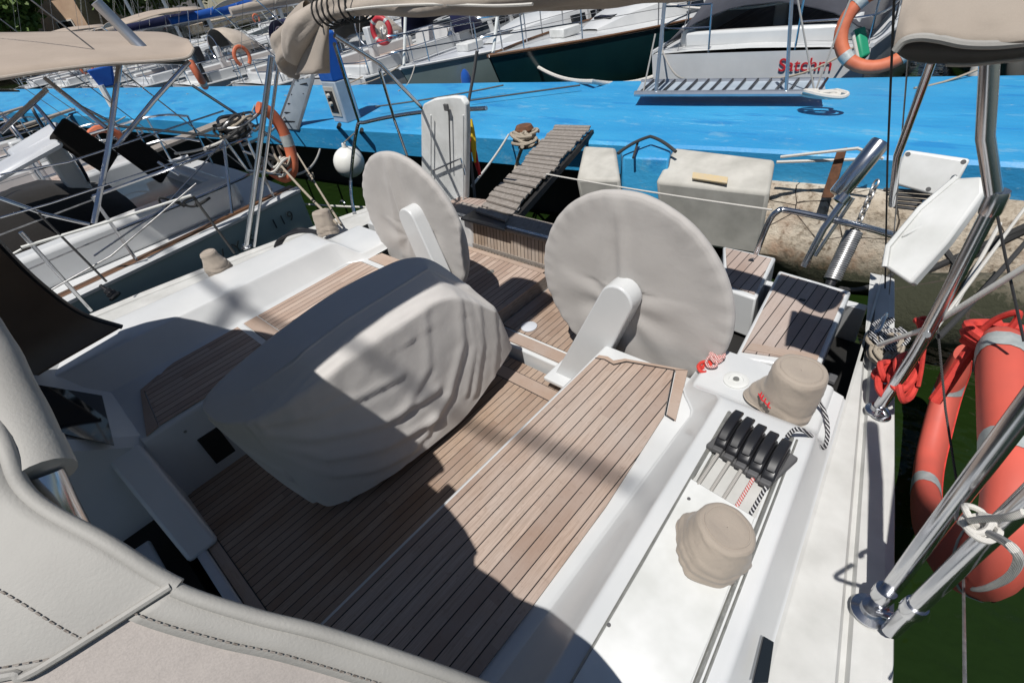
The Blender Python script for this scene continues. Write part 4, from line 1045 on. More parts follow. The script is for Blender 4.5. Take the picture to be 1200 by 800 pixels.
def flat_text(txt, p, ux, uy, size, mat, name, parent, ext=.002):
    cu = bpy.data.curves.new(name, 'FONT'); cu.body = txt; cu.size = size; cu.extrude = ext; cu.offset = .0012
    ob = bpy.data.objects.new(name, cu); COL.objects.link(ob)
    dg = bpy.context.evaluated_depsgraph_get()
    me = bpy.data.meshes.new_from_object(ob.evaluated_get(dg)); bpy.data.objects.remove(ob)
    ux = V(ux).normalized(); uy = V(uy); uy = (uy-ux*uy.dot(ux)).normalized(); uz = ux.cross(uy)
    mat4 = Matrix((ux, uy, uz)).transposed().to_4x4(); mat4.translation = V(p)-ORG[parent.name]
    me.transform(mat4); me.materials.clear(); me.materials.append(M[mat])
    o = bpy.data.objects.new(name, me); COL.objects.link(o); o.parent = parent; ORG[o.name] = ORG[parent.name]
    return o
M['label'] = surf('yellowed_label', (.55, .43, .24), (.50, .42, .30), scale=40, rough=.7)
pl_ = P(815, 206, Z=.205)
MB().prism([P(812, 203, Z=.212), P(853, 209, Z=.212), P(852, 216, Z=.195), P(811, 210, Z=.195)], (0, -.002, .012)).build('faded_label', 'label', bx[0], smooth=False)
bx2 = dockbox(P(684, 170, Z=.28), P(722, 172, Z=.28), P(727, 210, Z=.16), P(675, 210, Z=.16), 'narrow weathered white box fender on the pier edge beside the gangplank', -.45, 4.2)
# blue service box between the two fenders
sb = empty('dock_locker', P(755, 190, Z=.2), 'small blue locker under crossed ropes between the two box fenders', 'dock locker')
MB().prism([P(728, 176, Z=.3), P(742, 164, Z=.3), P(772, 163, Z=.3), P(787, 175, Z=.3), P(784, 186, Z=.3), P(730, 184, Z=.3)], (0, -.05, -.55)).build('body', 'blue', sb, bevel=.02)
MB().tube(sag(P(724, 180, Z=.35), P(762, 160, Z=.40), -.02), .016, 8).tube(sag(P(762, 160, Z=.40), P(792, 178, Z=.33), -.02), .016, 8).tube(sag(P(748, 165, Z=.37), P(742, 185, Z=.33), -.0), .012, 8).build('crossed_ropes', 'blackrope', sb)
# bollard with ropes
bo = empty('bollard', P(617, 165, Z=ZP), 'rope wrapped bollard on the pier beside the top of the gangplank', 'bollard')
MB().lathe([(.0, 0), (.10, 0), (.08, .05), (.07, .16), (.11, .20), (.09, .24), (0, .25)], P(617, 172, Z=ZP), n=18).build('post', 'rust', bo)
for k in range(3): tangle('rope_turns', P(615, 168, Z=ZP+.08)+V((0, 0, .05*k)), (.16, .14, .06), 20, .018, 'old_rope', bo, 50+k)
MB().tube(cr([P(612, 172, Z=.4), P(606, 190, Y=4.5), P(603, 202, Y=4.4)], 4), .02, 8).build('rope_tail', 'old_rope', bo)
# power pedestal
pd = empty('service_pedestal', P(408, 138, Z=ZP), 'white and bright blue dockside service pedestal standing on the pier', 'service pedestal')
b0 = P(408, 141, Z=ZP); hx, hy = .20, .14
M['pedblue'] = surf('pedestal_blue_plastic', (.012, .10, .42), (.01, .08, .34), rough=.4)
ht_ = .62
MB().box(b0+V((0, 0, ht_/2)), (hx*2, hy*2, ht_)).build('body', 'steelblue', pd, bevel=.02)
MB().box(b0+V((-.03, -hy-.006, ht_*.52)), (hx*1.5, .012, ht_*.72)).build('door_frame', 'dockbox', pd, bevel=.006)
MB().box(b0+V((-.03, -hy-.014, ht_*.52)), (hx*1.05, .010, ht_*.52)).build('recess_shade', 'dark', pd, smooth=False)  # flat near-black panel, stands for shade inside a recess
for k, z_ in enumerate((.30, .42)): MB().lathe([(0, 0), (.035, 0), (.03, .04), (0, .045)], b0+V((-.05, -hy-.018, z_)), (0, -1, 0), n=14).build('socket', 'dockbox', pd)
MB().prism([b0+V((-hx, -hy, ht_)), b0+V((hx, -hy, ht_)), b0+V((hx, -hy*.9, ht_+.62)), b0+V((0, -hy*.9, ht_+.74)), b0+V((-hx, -hy*.9, ht_+.60))], (0, hy*1.9, 0)).build('blue_hood', 'pedblue', pd, bevel=.015)
MB().tube(cr([P(398, 146, Z=.4), P(395, 160, Y=4.9), P(418, 168, Y=4.9), P(424, 152, Z=.3)], 5), .03, 8).build('cable', 'blackrope', pd)
# grey boarding ladder leaning over the pier edge
ld = empty('boarding_steps', P(345, 140, Z=ZP), 'light grey boarding steps standing on the pier beside the blue pedestal', 'steps')
t0, t1, bb0, bb1 = P(346, 94, Z=.95), P(366, 91, Z=.95), P(325, 150, Z=.20), P(348, 152, Z=.20)
dn = V((.04, .06, -.07))
MB().prism([t0, t1, bb1, bb0], dn*.4).build('tread_panel', 'steelblue', ld, bevel=.004)
for (p, q) in ((t0, bb0), (t1, bb1)): MB().prism([p, q, q+V((.05, .02, 0)), p+V((.05, .02, 0))], (0, 0, .05)).build('side_rail', 'alu', ld, bevel=.005)
for k in range(5):
    f = (k+.6)/5.4; a = t0.lerp(bb0, f); b = t1.lerp(bb1, f)
    MB().tube([a.lerp(b, .15)+V((0, -.01, .012)), a.lerp(b, .85)+V((0, -.01, .012))], .012, 6).build('tread_slot', 'black', ld)
# aluminium gangway lying above the pier on the far side
gw = empty('gangway', P(850, 103, Z=.5), 'grey aluminium gangway hanging over the blue pier from the far boat', 'gangway')
p0, p1 = P(744, 110, Z=.42), P(968, 109, Z=.42); q0, q1 = P(752, 96, Z=.42), P(966, 94, Z=.42)
MB().prism([p0, p1, q1, q0], (0, 0, -.03)).build('deck_plate', 'steelblue', gw, bevel=.004)
MB().tube([p0+V((0, 0, .0)), p1], .035, 8).tube([q0, q1], .03, 8).build('side_rail', 'alu', gw)
mb = MB()
for k in range(15):
    f = (k+.5)/15; a = p0.lerp(p1, f); b = q0.lerp(q1, f); mb.tube([a+V((0, 0, .02)), b+V((.10, 0, .02))], .014, 6)
mb.build('cleats', 'black', gw)
MB().tube([p0.lerp(p1, .13), P(781, -20, Y=(p0.y+.2))], .022, 8).build('lifting_pole', 'alu', gw); MB().tube([p0.lerp(p1, .82), P(929, -20, Y=p0.y+.2)], .018, 8).build('lifting_pole', 'alu', gw)
MB().tube([p0.lerp(p1, .05), P(768, 40, Y=p0.y+.3)], .010, 6).tube([p0.lerp(p1, .95), P(933, -10, Y=p0.y+.3)], .010, 6).tube([p1.lerp(p0, .05), P(1000, -10, Y=p0.y+.5)], .010, 6).build('tackle_rope', 'grey_rope', gw)
tangle('tied_rope', P(962, 108, Z=.48), (.22, .12, .06), 18, .022, 'white_rope', gw, 77)
# weathered cylinder fender at the quay foot
cf = empty('quay_fender', P(1110, 370, Y=4.0), 'big stained concrete roller lying at the foot of the quay wall on the right', 'quay fender')
a, b = P(1035, 350, Y=4.05), P(1290, 355, Y=4.2); c_ = (b-a)
MB().lathe([(0, 0), (.22, .0), (.27, .05), (.28, .3), (.27, 1.6), (0, 1.6)], a+V((0, 0, -.1)), c_, n=28, wob=lambda t, f: 1+.03*math.sin(3*t)).build('roller', 'concrete', cf)
# rusty stain bracket and ring on the quay
br_ = empty('quay_bracket', P(1115, 345, Y=4.3), 'dark tubular steel bracket on the right quay behind the leaning leg', 'bracket')
MB().tube([P(1085, 262, Y=4.5), P(1120, 310, Y=4.3), P(1200, 270, Y=4.4)], .03, 8).tube([P(1120, 310, Y=4.3), P(1110, 350, Y=4.2)], .03, 8).tube([P(1085, 318, Y=4.3), P(1210, 262, Y=4.4)], .025, 8).build('frame', 'blackrope', br_)
bk = empty('pier_bracket', P(985, 195, Y=4.6), 'rusty iron bracket bolted on the blue pier face behind the davit', 'bracket')
MB().prism([P(981, 176, Y=4.72), P(992, 174, Y=4.72), P(976, 232, Y=4.60), P(962, 232, Y=4.60)], (0, .03, .0)).build('plate', 'rust', bk, bevel=.004)
MB().tube([P(915, 184, Z=.3), P(1005, 174, Z=.42), P(1035, 186, Z=.34)], .014, 6).tube([P(910, 190, Z=.28), P(1030, 186, Z=.28)], .014, 6).build('rope', 'white_rope', bk)

# ================================================================== OTHER BOATS
def lb(mb, name, mat, root, **k):
    ob = mb.build(name, mat, None, org=(0, 0, 0), **k); ob.parent = root; ob.location = (0, 0, 0); ORG[ob.name] = V((0, 0, 0)); return ob
def boat(name, label, pos, head, L=11, B=3.6, fs=1.05, fbw=1.45, hull='gel', deck='gelgrey', cabin='gel', canvas='beige2', bim=None, hood_='navy', mastk='alu', mast=True, boomc=None, stripe=None, group='yachts moored along the pier', cat='sailing yacht', rail='gel', fenders=(), dinghy=False, cockpit='teakdark', cover=None, rig=True, moor=1.6, bowin=False, plank=False):
    root = empty(name, (pos[0], pos[1], ZW), label, cat, group); root.rotation_euler = (0, 0, math.radians(head))
    NS = 22
    def hb(t): return B/2*(.80+.20*min(1, t/.4) if t < .4 else max(.0, 1-((t-.4)/.6)**2.3))
    def sh(t): return fs+(fbw-fs)*t**1.6-.05*math.sin(PI*t)
    rows = []
    for i in range(NS+1):
        t = i/NS; y = L*t; b = max(hb(t), .02); z = sh(t); k_ = L*.05*t*t
        rows.append([V((-b, y+k_, z)), V((-b*1.0, y+k_*.95, z-.06)), V((-b*.97, y+k_*.5, z*.5)), V((-b*.86, y, .02)), V((-b*.5, y, -.35)), V((0, y, -.5)),
                     V((b*.5, y, -.35)), V((b*.86, y, .02)), V((b*.97, y+k_*.5, z*.5)), V((b, y+k_*.95, z-.06)), V((b, y+k_, z))])
    mb = MB().grid(rows); mb.add(rows[0], [tuple(range(11))]); lb(mb, 'hull', hull, root, autos=60)
    if stripe:
        for s in (0, 10):
            r2 = [[rows[i][s].lerp(rows[i][2 if s == 0 else 8], f)+V(((-.012 if s == 0 else .012), 0, 0)) for f in (.25, .42)] for i in range(NS)]
            lb(MB().grid(r2), 'stripe', stripe, root)
    dk = [[V((x*hb(i/NS)*.995, L*i/NS+L*.05*(i/NS)**2, sh(i/NS)+.05*(1-x*x))) for x in (-1, -.6, 0, .6, 1)] for i in range(NS+1)]
    lb(MB().grid(dk), 'deck', deck, root)
    ym_ = L*.58; zd_ = sh(.58)+.5
    mb = MB()
    for s in (0, 10): mb.tube([rows[i][s]+V((0, 0, .03)) for i in range(NS+1)], .030, 6)
    lb(mb, 'toe_rail', rail, root)
    # cabin trunk
    cr_ = []
    for j, (t, w_, h_) in enumerate(((.34, .62, .02), (.345, .60, .42), (.5, .60, .45), (.62, .54, .40), (.72, .40, .26), (.80, .22, .03))):
        y = L*t; b = hb(t)*w_; z = sh(t)+.03
        cr_.append([V((-b, y, z)), V((-b*.90, y, z+h_*.85)), V((-b*.7, y, z+h_)), V((0, y, z+h_*1.12)), V((b*.7, y, z+h_)), V((b*.90, y, z+h_*.85)), V((b, y, z))])
    mb = MB().grid(cr_); lb(mb, 'cabin', cabin, root, autos=35)
    for s in (-1, 1):
        for t0, t1 in ((.38, .45), (.47, .54), (.56, .61)):
            q = []
            for t in (t0, t1):
                b = hb(t)*.615; z = sh(t)+.03
                q.append((V((s*b*.985, L*t, z+.10)), V((s*b*.935, L*t, z+.28))))
            lb(MB().prism([q[0][0], q[1][0], q[1][1], q[0][1]], (s*.012, 0, 0)), 'cabin_window', 'glass', root, smooth=False)
    lb(MB().box((0, L*.56, sh(.56)+.53), (.55, .55, .05)), 'deck_hatch', 'glass', root, bevel=.01)
    lb(MB().box((0, L*.74, sh(.74)+.22), (.45, .45, .05)), 'deck_hatch', 'glass', root, bevel=.01)
    # cockpit
    y0, y1 = L*.04, L*.33; w = B*.30; z = fs+.05
    mb = MB().box((-w, (y0+y1)/2, z+.10), (.22, y1-y0, .30)).box((w, (y0+y1)/2, z+.10), (.22, y1-y0, .30)).box((0, y0, z+.06), (2*w, .15, .22))
    lb(mb, 'cockpit_coaming', cabin, root, bevel=.04)
    lb(MB().box((0, (y0+y1)/2, z+.02), (2*w-.2, y1-y0-.1, .02)), 'cockpit_floor', cockpit, root, smooth=False)
    if cover:
        rr = []
        for i in range(9):
            f = i/8; y = y0-.1+(y1-y0+.5)*f; hh = .15+(1.5 if cover == 'greycv' else .85)*math.sin(min(1, f*1.15+.1)*PI*.62)
            rr.append([V((x*(w+.28), y, z+.05+hh*(1-abs(x)**2.2)+.03*nz((x*3, y*2, 0), 1.1))) for x in [-1+2*k/12 for k in range(13)]])
        lb(MB().grid(rr), 'cockpit_cover', cover, root, solid=.02, autos=180)
    wh = MB().tube([V((0, y0+.9, z+.75))+.38*V((math.cos(a), 0, math.sin(a))) for a in [2*PI*k/24 for k in range(24)]], .016, 6, True); lb(wh, 'steering_wheel', 'steel', root)
    lb(MB().box((0, y0+.98, z+.40), (.2, .18, .8)), 'wheel_pedestal', 'gel', root, bevel=.03)
    if hood_:
        rr = []
        for k, (y, sc) in enumerate(((y1-.15, 1.0), (y1+.25, .98), (y1+.65, .80), (y1+.95, .35))):
            rr.append([V((w*1.08*math.cos(a), y, z+.25+.88*sc*math.sin(a)**.75)) for a in [PI*q/14 for q in range(15)]])
        lb(MB().grid(rr), 'spray_hood', hood_, root, solid=.015, autos=180)
    if bim:
        rr = [[V((x*w*1.25, y0-.1+(y1-y0)*.85*f, z+2.0-.14*x*x-.05*math.cos(f*6))) for x in [-1+k/5 for k in range(11)]] for f in [k/6 for k in range(7)]]
        lb(MB().grid(rr), 'bimini', bim, root, solid=.02, autos=180)
        for s in (-1, 1):
            for yy, y2 in ((.0, .35), (.8, .45)):
                lb(MB().tube([V((s*w*1.25, y0-.1+(y1-y0)*.85*yy, z+1.86)), V((s*(w+.15), y0+(y1-y0)*y2, z+.2))], .015, 6), 'bimini_pole', 'steel', root)
    ym = L*.58; zd = sh(.58)+.5
    if mast:
        lb(MB().tube([V((0, ym, zd-.2)), V((0, ym-.1, zd+13))], .085, 12), 'mast', mastk, root)
        be = V((0, L*.20, zd+.95)); lb(MB().tube([V((0, ym-.1, zd+.85)), be], .06, 10), 'boom', mastk, root)
        rr = []
        for k in range(13):
            f = k/12; c = V((0, ym-.2, zd+1.06)).lerp(be+V((0, 0, .10)), f); hh = (.24-.12*f)*(1+.15*nz((f*8, pos[0], 0), 1))
            rr.append([c+V((.13*(1-.3*f)*math.cos(a)*(1+.2*nz((f*9, math.cos(a), 1), 1)), 0, hh*math.sin(a))) for a in [2*PI*q/14 for q in range(14)]])
        mb = MB().grid(rr, cv=True); mb.add(rr[-1], [tuple(range(14))]); lb(mb, 'sail_cover', boomc or canvas, root, autos=180)
        if rig:
            top = V((0, ym-.08, zd+12))
            for s in (-1, 1):
                for dy, hz in ((.0, 1), (-.35, .55), (.3, .55)):
                    lb(MB().tube([V((s*hb(.57)*.93, ym+dy, sh(.57)+.03)), V((s*.05, ym-.08, zd+12*hz))], .006, 5), 'shroud', 'galv', root)
                lb(MB().tube([V((s*B*.30, .1, fs)), V((s*.03, ym-.1, zd+12))], .006, 5), 'backstay', 'galv', root)
            lb(MB().tube([V((0, L*1.04, fbw+.05)), top], .030, 8), 'furled_jib', 'fender', root)
    # deck gear
    rn = random.Random(int(pos[0]*100)+int(L*7))
    for s in (-1, 1):
        lb(MB().lathe([(0, 0), (.10, 0), (.07, .06), (.07, .16), (.085, .18), (0, .18)], (s*w*1.12, y1-.35, z+.25), n=12), 'winch', 'steel', root)
        if rn.random() < .6: lb(MB().lathe([(0, 0), (.06, 0), (.05, .2), (.09, .26), (.10, .36), (0, .36)], (s*.55, L*.66, sh(.66)+.3), n=12), 'ventilator', ('redline', 'fender', 'steel')[rn.randrange(3)], root)
        if mast and rig:
            for f in (.35, .6): lb(MB().tube([V((s*.12, L*(.20+(.37)*f), zd_+1.0)), V((s*.05, ym_-.1, zd_+6))], .005, 4), 'lazy_jack', 'white_rope', root)
    k_ = rn.randrange(4)
    if k_ == 0: lb(MB().lathe([(0, -.4), (.20, -.38), (.24, 0), (.20, .38), (0, .4)], (0, L*.47, sh(.47)+.75), (1, 0, 0), n=14), 'liferaft_canister', 'fender', root)
    elif k_ == 1: lb(MB().box((0, y0-.02, z+1.25), (1.3, .7, .03), Matrix.Rotation(.25, 3, 'X')), 'solar_panel', 'glass', root, bevel=.006)
    elif k_ == 2: lb(MB().box((w*1.1, y0-.05, z+.75), (.22, .30, .45)).box((w*1.1, y0-.12, z+.25), (.12, .12, .6)), 'outboard_motor', 'black', root, bevel=.05)
    else:
        c_ = V((-w*1.3, y0+.15, z+.55)); lb(MB().tube([c_+V((0, .22*math.cos(a), .26*math.sin(a))) for a in [-1.0+k*.36 for k in range(15)]], .055, 8), 'lifebuoy', ('orange', 'fender')[rn.randrange(2)], root)
    lb(MB().box((rn.uniform(-.3, .3), L*.86, sh(.86)+.12), (.4, .5, .16)), 'anchor_locker', 'gelold', root, bevel=.02)
    tt = [V((.35*math.cos(a)+rn.uniform(-.05, .05), L*.5+.35*math.sin(a*1.3), sh(.5)+.52+.02*math.sin(3*a))) for a in [k*.8 for k in range(22)]]
    lb(MB().tube(cr(tt, 3), .014, 5), 'rope_heap', 'white_rope', root)
    # mooring lines and boarding plank
    for s in (-1, 1):
        if bowin: a = V((s*.25, L*1.03, fbw+.05)); b = V((s*1.1, L*1.05+moor, 1.22))
        else: a = V((s*B*.36, .05, fs+.05)); b = V((s*B*.15, -moor, 1.22))
        if moor: lb(MB().tube(sag(a, b, .10, 8), .013, 6), 'mooring_line', 'old_rope' if s > 0 else 'grey_rope', root)
    if plank:
        lb(MB().prism([V((-.2, .1, fs+.12)), V((.2, .1, fs+.12)), V((.2, -moor-.25, 1.27)), V((-.2, -moor-.25, 1.27))], (0, 0, .05)), 'boarding_plank', 'oldwood', root, smooth=False)
    # pulpit, pushpit, stanchions and lifelines
    pt = lambda t, s, dz: V((s*hb(t)*.94, L*t+L*.05*t*t, sh(t)+dz))
    mb = MB()
    for dz in (.62, .33): mb.tube(cr([pt(.86, -1, dz), pt(.95, -1, dz), V((0, L*1.06, sh(1)+dz+.02)), pt(.95, 1, dz), pt(.86, 1, dz)], 5), .014, 6)
    for s in (-1, 1):
        for t in (.86, .95): mb.tube([pt(t, s, 0), pt(t, s, .62)], .014, 6)
    lb(mb, 'pulpit', 'steel', root)
    for s in (-1, 1):
        mb = MB()
        for dz in (.62, .33): mb.tube(cr([pt(.13, s, dz), pt(.02, s, dz), V((s*B*.16, .02, fs+dz))], 5), .014, 6)
        for q in (pt(.13, s, 0), pt(.02, s, 0), V((s*B*.16, .02, fs))): mb.tube([q, q+V((0, 0, .62))], .014, 6)
        lb(mb, 'pushpit', 'steel', root)
    for s in (-1, 1):
        ts = (.13, .27, .42, .57, .72, .86)
        for t in ts[1:-1]: lb(MB().tube([pt(t, s, 0), pt(t, s, .62)], .013, 6), 'stanchion', 'steel', root)
        for dz in (.60, .32): lb(MB().tube([pt(t, s, dz) for t in ts], .006, 5), 'lifeline', 'galv', root)
    for i, (t, s, mt) in enumerate(fenders):
        c = pt(t, s, -.55)+V((s*.14, 0, 0))
        lb(MB().lathe([(0, -.32), (.08, -.30), (.11, -.2), (.11, .2), (.08, .30), (.03, .36), (0, .36)], c, n=16), 'fender', mt, root)
    return root, dict(hb=hb, sh=sh, L=L, z=z, y0=y0, y1=y1, w=w, fs=fs)

# ---- the yacht alongside on our left
n1, d1 = boat('neighbour_yacht', 'grey green hulled yacht with brown teak rail lying close alongside on the left', (-4.75, 1.95), 180, L=12, B=3.95, fs=1.42, fbw=1.6, hull='hullgg', deck='gel', cabin='gel', rail='gel', canvas='beige2', hood_=None, mast=True, rig=True, cockpit='hullnavy', group=None, moor=0, boomc='beige2')
X1 = -2.80
def nwp(mb, name, mat, **k):      # world-built part of the neighbour
    ob = mb.build(name, mat, None, org=(0, 0, 0), **k)
    ob.parent = n1; ob.matrix_parent_inverse = Matrix.Identity(4)
    mw = Matrix.Translation(V((-4.75, 1.95, ZW))) @ Matrix.Rotation(PI, 4, 'Z')
    ob.data.transform(mw.inverted()); ob.location = (0, 0, 0); ORG[ob.name] = V((0, 0, 0)); return ob
def gun(t, s=-1, dz=0, ins=0):
    return V((-4.75-s*(d1['hb'](t)-ins), 1.95-12*t-.6*t*t, ZW+d1['sh'](t)+dz))
r_ = [[gun(k/20*.5, -1, .052, i) for i in (.085, .19)] for k in range(21)]
nwp(MB().grid(r_), 'teak_rail', 'rail_wood', solid=.02)
r_ = [[gun(k/20*.5, -1, .058, i) for i in (.0, .05)] for k in range(21)]
nwp(MB().grid(r_), 'white_gunwale', 'gel', solid=.04)
# lettering on the quarter
def hull_letters(txt, t0, dz, size):
    a = gun(t0, -1, dz); b = gun(t0+.02, -1, dz)
    cu = bpy.data.curves.new('hull_lettering', 'FONT'); cu.body = txt; cu.size = size; cu.extrude = .002
    ob = bpy.data.objects.new('hull_lettering', cu); COL.objects.link(ob)
    me = bpy.data.meshes.new_from_object(ob.evaluated_get(bpy.context.evaluated_depsgraph_get())); bpy.data.objects.remove(ob)
    ux = (a-b).normalized(); uy = V((-.03, 0, 1)); uy = (uy-ux*uy.dot(ux)).normalized(); uz = ux.cross(uy)
    mt = Matrix((ux, uy, uz)).transposed().to_4x4(); mt.translation = a+V((.02, 0, 0))
    me.transform(mt); me.materials.clear(); me.materials.append(M['letter'])
    o = bpy.data.objects.new('hull_lettering', me); COL.objects.link(o)
    mw = Matrix.Translation(V((-4.75, 1.95, ZW))) @ Matrix.Rotation(PI, 4, 'Z')
    me.transform(mw.inverted()); o.parent = n1; ORG[o.name] = V((0, 0, 0))
for k_, (c_, t_, d_, z_) in enumerate((('V', .085, -.24, .15), ('Y', .0715, -.24, .15), ('S', .058, -.24, .15), ('1', .035, -.20, .135), ('1', .0275, -.20, .135), ('9', .020, -.20, .135))): hull_letters(c_, t_, d_, z_)
# tubes of its stern and side rails, by eye
for pts, r, nm in ((( (140, 76, -3.35), (126, 180, -3.1), (110, 262, -3.0)), .020, 'bimini_pole'), (((222, 72, -3.25), (180, 118, -3.3), (136, 172, -3.4)), .018, 'bimini_pole'),
                   (((52, 92, -3.6), (125, 150, -3.4)), .018, 'bimini_pole'), (((0, 155, -3.6), (55, 105, -3.7)), .018, 'bimini_pole'),
                   (((225, 100, -3.7), (330, 168, -3.5)), .014, 'bimini_pole'), (((95, 125, -3.9), (140, 148, -3.9), (255, 160, -3.5)), .012, 'guard_wire'),
                   (((0, 232, -3.1), (50, 250, -3.0), (105, 263, -2.98)), .014, 'stern_rail'), (((0, 205, -3.2), (80, 190, -3.2), (262, 130, -3.2)), .007, 'guard_wire'),
                   (((0, 255, -3.0), (60, 238, -3.0), (295, 160, -3.0)), .006, 'guard_wire'), (((262, 165, -3.1), (272, 250, -3.0)), .014, 'stanchion'),
                   (((263, 163, -3.1), (290, 200, -3.05), (330, 205, -3.1)), .012, 'stern_rail'), (((262, 166, -3.1), (190, 245, -2.95), (110, 300, -2.9)), .007, 'guard_wire'),
                   (((185, 190, -3.3), (210, 205, -3.2)), .012, 'stern_rail')):
    nwp(MB().tube([P(x, y, X=X) for x, y, X in pts], r, 8), nm, 'steel')
# canvas covers in its cockpit
def heap(px0, px1, Xa, Xb, hgt, mat, nm):
    pass
rr = []
for k in range(12):
    f = k/11; y = .75-2.6*f; hh = .22+.22*math.sin(f*5)+.1*nz((f*4, 1, 1), 1.5)
    rr.append([V((-4.95+x*1.0, y, ZW+1.5+max(.02, hh*(1-abs(x)**3))+.05*nz((x*2, y*2, 0), 1.2))) for x in [-1+2*q/14 for q in range(15)]])
nwp(MB().grid(rr), 'cockpit_cover', 'blackcv', solid=.02, autos=180)
for (x, y, a) in ((100, 172, .5), (170, 185, .45)):
    c = P(x, y, X=-4.2)
    nwp(MB().box(c, (.06, .26, .46), Matrix.Rotation(a, 3, 'X') @ Matrix.Rotation(.4, 3, 'Z')), 'folded_seat', 'blackcv', bevel=.04)
nwp(MB().box(P(45, 165, X=-4.6), (.55, .5, .06), Matrix.Rotation(.25, 3, 'X')), 'white_hatch', 'gelgrey', bevel=.03)
nwp(MB().box(P(20, 190, X=-4.2), (.5, .7, .06), Matrix.Rotation(.2, 3, 'X')), 'white_hatch', 'gelgrey', bevel=.03)
tp = [P(190+k*4+12*math.cos(k*1.7), 237+6*math.sin(k*2.1), X=-3.05) for k in range(14)]
nwp(MB().tube(cr(tp, 5), .010, 6), 'black_hose', 'blackrope')
# bimini of the neighbour
nb = empty('neighbour_bimini', P(110, 60, X=-4.5), 'flat tan bimini canvas stretched over the cockpit of the yacht on the left', 'bimini')
rr = []
for v in [k/8 for k in range(9)]:
    row = []
    for (xn, yn), (xf, yf) in (((-60, 103), (-60, 36)), ((0, 92), (0, 38)), ((60, 83), (70, 37)), ((120, 76), (120, 36.5)), ((170, 73), (165, 37)), ((208, 70), (192, 38)), ((222, 66), (206, 42)), ((227, 57), (222, 50))):
        a, b = P(xn, yn, X=-3.2), P(xf, yf, X=-5.2)
        row.append(a.lerp(b, v)+V((0, 0, .05*math.sin(PI*v))))
    rr.append(row)
rr2 = [cr(r, 4) for r in rr]
MB().grid(rr2).build('canvas', 'tan', nb, solid=.012, autos=180)
MB().tube(rr2[0], .013, 8).build('hem', 'beige2', nb)
MB().tube([P(112, 2, X=-3.9), P(140, 30, X=-3.9), P(168, 58, X=-3.8)], .045, 10).build('spar', 'alu', nb)
# faded horseshoe of the neighbour
hs = empty('horseshoe_lifebuoy', P(325, 165, X=-3.3), 'faded orange horseshoe lifebuoy on the stern rail behind the tall steel poles', 'lifebuoy')
pt_ = cr([P(302, 126, X=-3.15), P(316, 132, X=-3.15), P(330, 150, X=-3.15), P(340, 175, X=-3.15), P(343, 198, X=-3.15), P(334, 208, X=-3.25), P(318, 200, X=-3.3)], 6)
MB().tube(pt_, [.052]*len(pt_), 14).build('float', 'orange', hs)
i_ = len(pt_)//2-4
MB().tube(pt_[i_:i_+4], .0545, 14).build('reflective_band', 'tape', hs)
# tangled blocks and lines on its stern
def gearheap(px, py, X, ext, n, label, mats=('old_rope', 'galv'), seed=1):
    root = empty('rope_tangle', P(px, py, X=X), label, 'rope')
    for i, m_ in enumerate(mats): tangle('rope', P(px, py, X=X), ext, n, .012, m_, root, seed+i)
gearheap(275, 150, -3.3, (.16, .22, .12), 26, 'tangle of blocks and lines on the neighbouring stern beside the lifebuoy', ('old_rope', 'blackrope', 'galv'), 61)
gearheap(330, 195, -3.2, (.10, .18, .18), 24, 'pale knotted mooring lines hanging below the faded orange lifebuoy', ('old_rope', 'white_rope'), 71)
for (a, b, s, m_, lb_) in (((330, 195, -3.1), (395, 262, None), .03, 'old_rope', 'pale mooring line from the neighbouring stern down to the left winch cover'),
                      ((205, 180, -3.6), (262, 165, -3.1), .02, 'white_rope', 'short white rope tied to the neighbouring stern rail')):
    p = P(a[0], a[1], X=a[2]); q = P(b[0], b[1], X=b[2]) if b[2] else P(b[0], b[1], Z=.6)
    line(lb_, sag(p, q, s), .011, m_)
for i, (x0_, y0_, x1_, y1_) in enumerate(((330, 205, 375, 175), (285, 170, 340, 120), (240, 175, 300, 118))):
    line(('pale warp crossing the dark gap under the white ball fender', 'grey warp from the neighbouring stern to the boarding steps', 'grey warp from the neighbouring stern to the blue pier edge')[i], sag(P(x0_, y0_, X=-3.2), P(x1_, y1_, Z=.2), .12), .014, 'grey_rope')

# ---- further yachts on our side of the pier
near_specs = [
 (-9.0, 12, 3.7, 'gel', 'gel', 'navy', 'beige2', 'white yacht second along on the left with navy hood and beige sail cover'),
 (-13.4, 11, 3.6, 'gelgrey', 'gelold', 'bluecv', 'bluecv', 'pale grey yacht with bright blue sail cover, third along on the left'),
 (-17.8, 12, 3.8, 'gel', 'gelold', 'beige2', 'beige2', 'white yacht with beige hood, fourth along on the left'),
 (-22.4, 11, 3.6, 'hullnavy', 'gel', 'navy', 'navy', 'navy hulled yacht with navy covers far along on the left'),
 (-27.0, 12, 3.7, 'gel', 'gel', 'greycv', 'beige2', 'white yacht with charcoal hood, most distant on our side of the pier')]
for x, L, B, hu, dk, hd, bc, lab in near_specs:
    boat('moored_yacht', lab, (x, near(x)-1.7), 180, L=L, B=B, hull=hu, deck=dk, hood_=hd, boomc=bc, bim=('tan' if x in (-17.8, -27.0) else None), plank=x in (-9.0, -17.8, -22.4), fenders=((.3, 1, 'fender'), (.5, 1, 'fender'), (.3, -1, 'fender')))
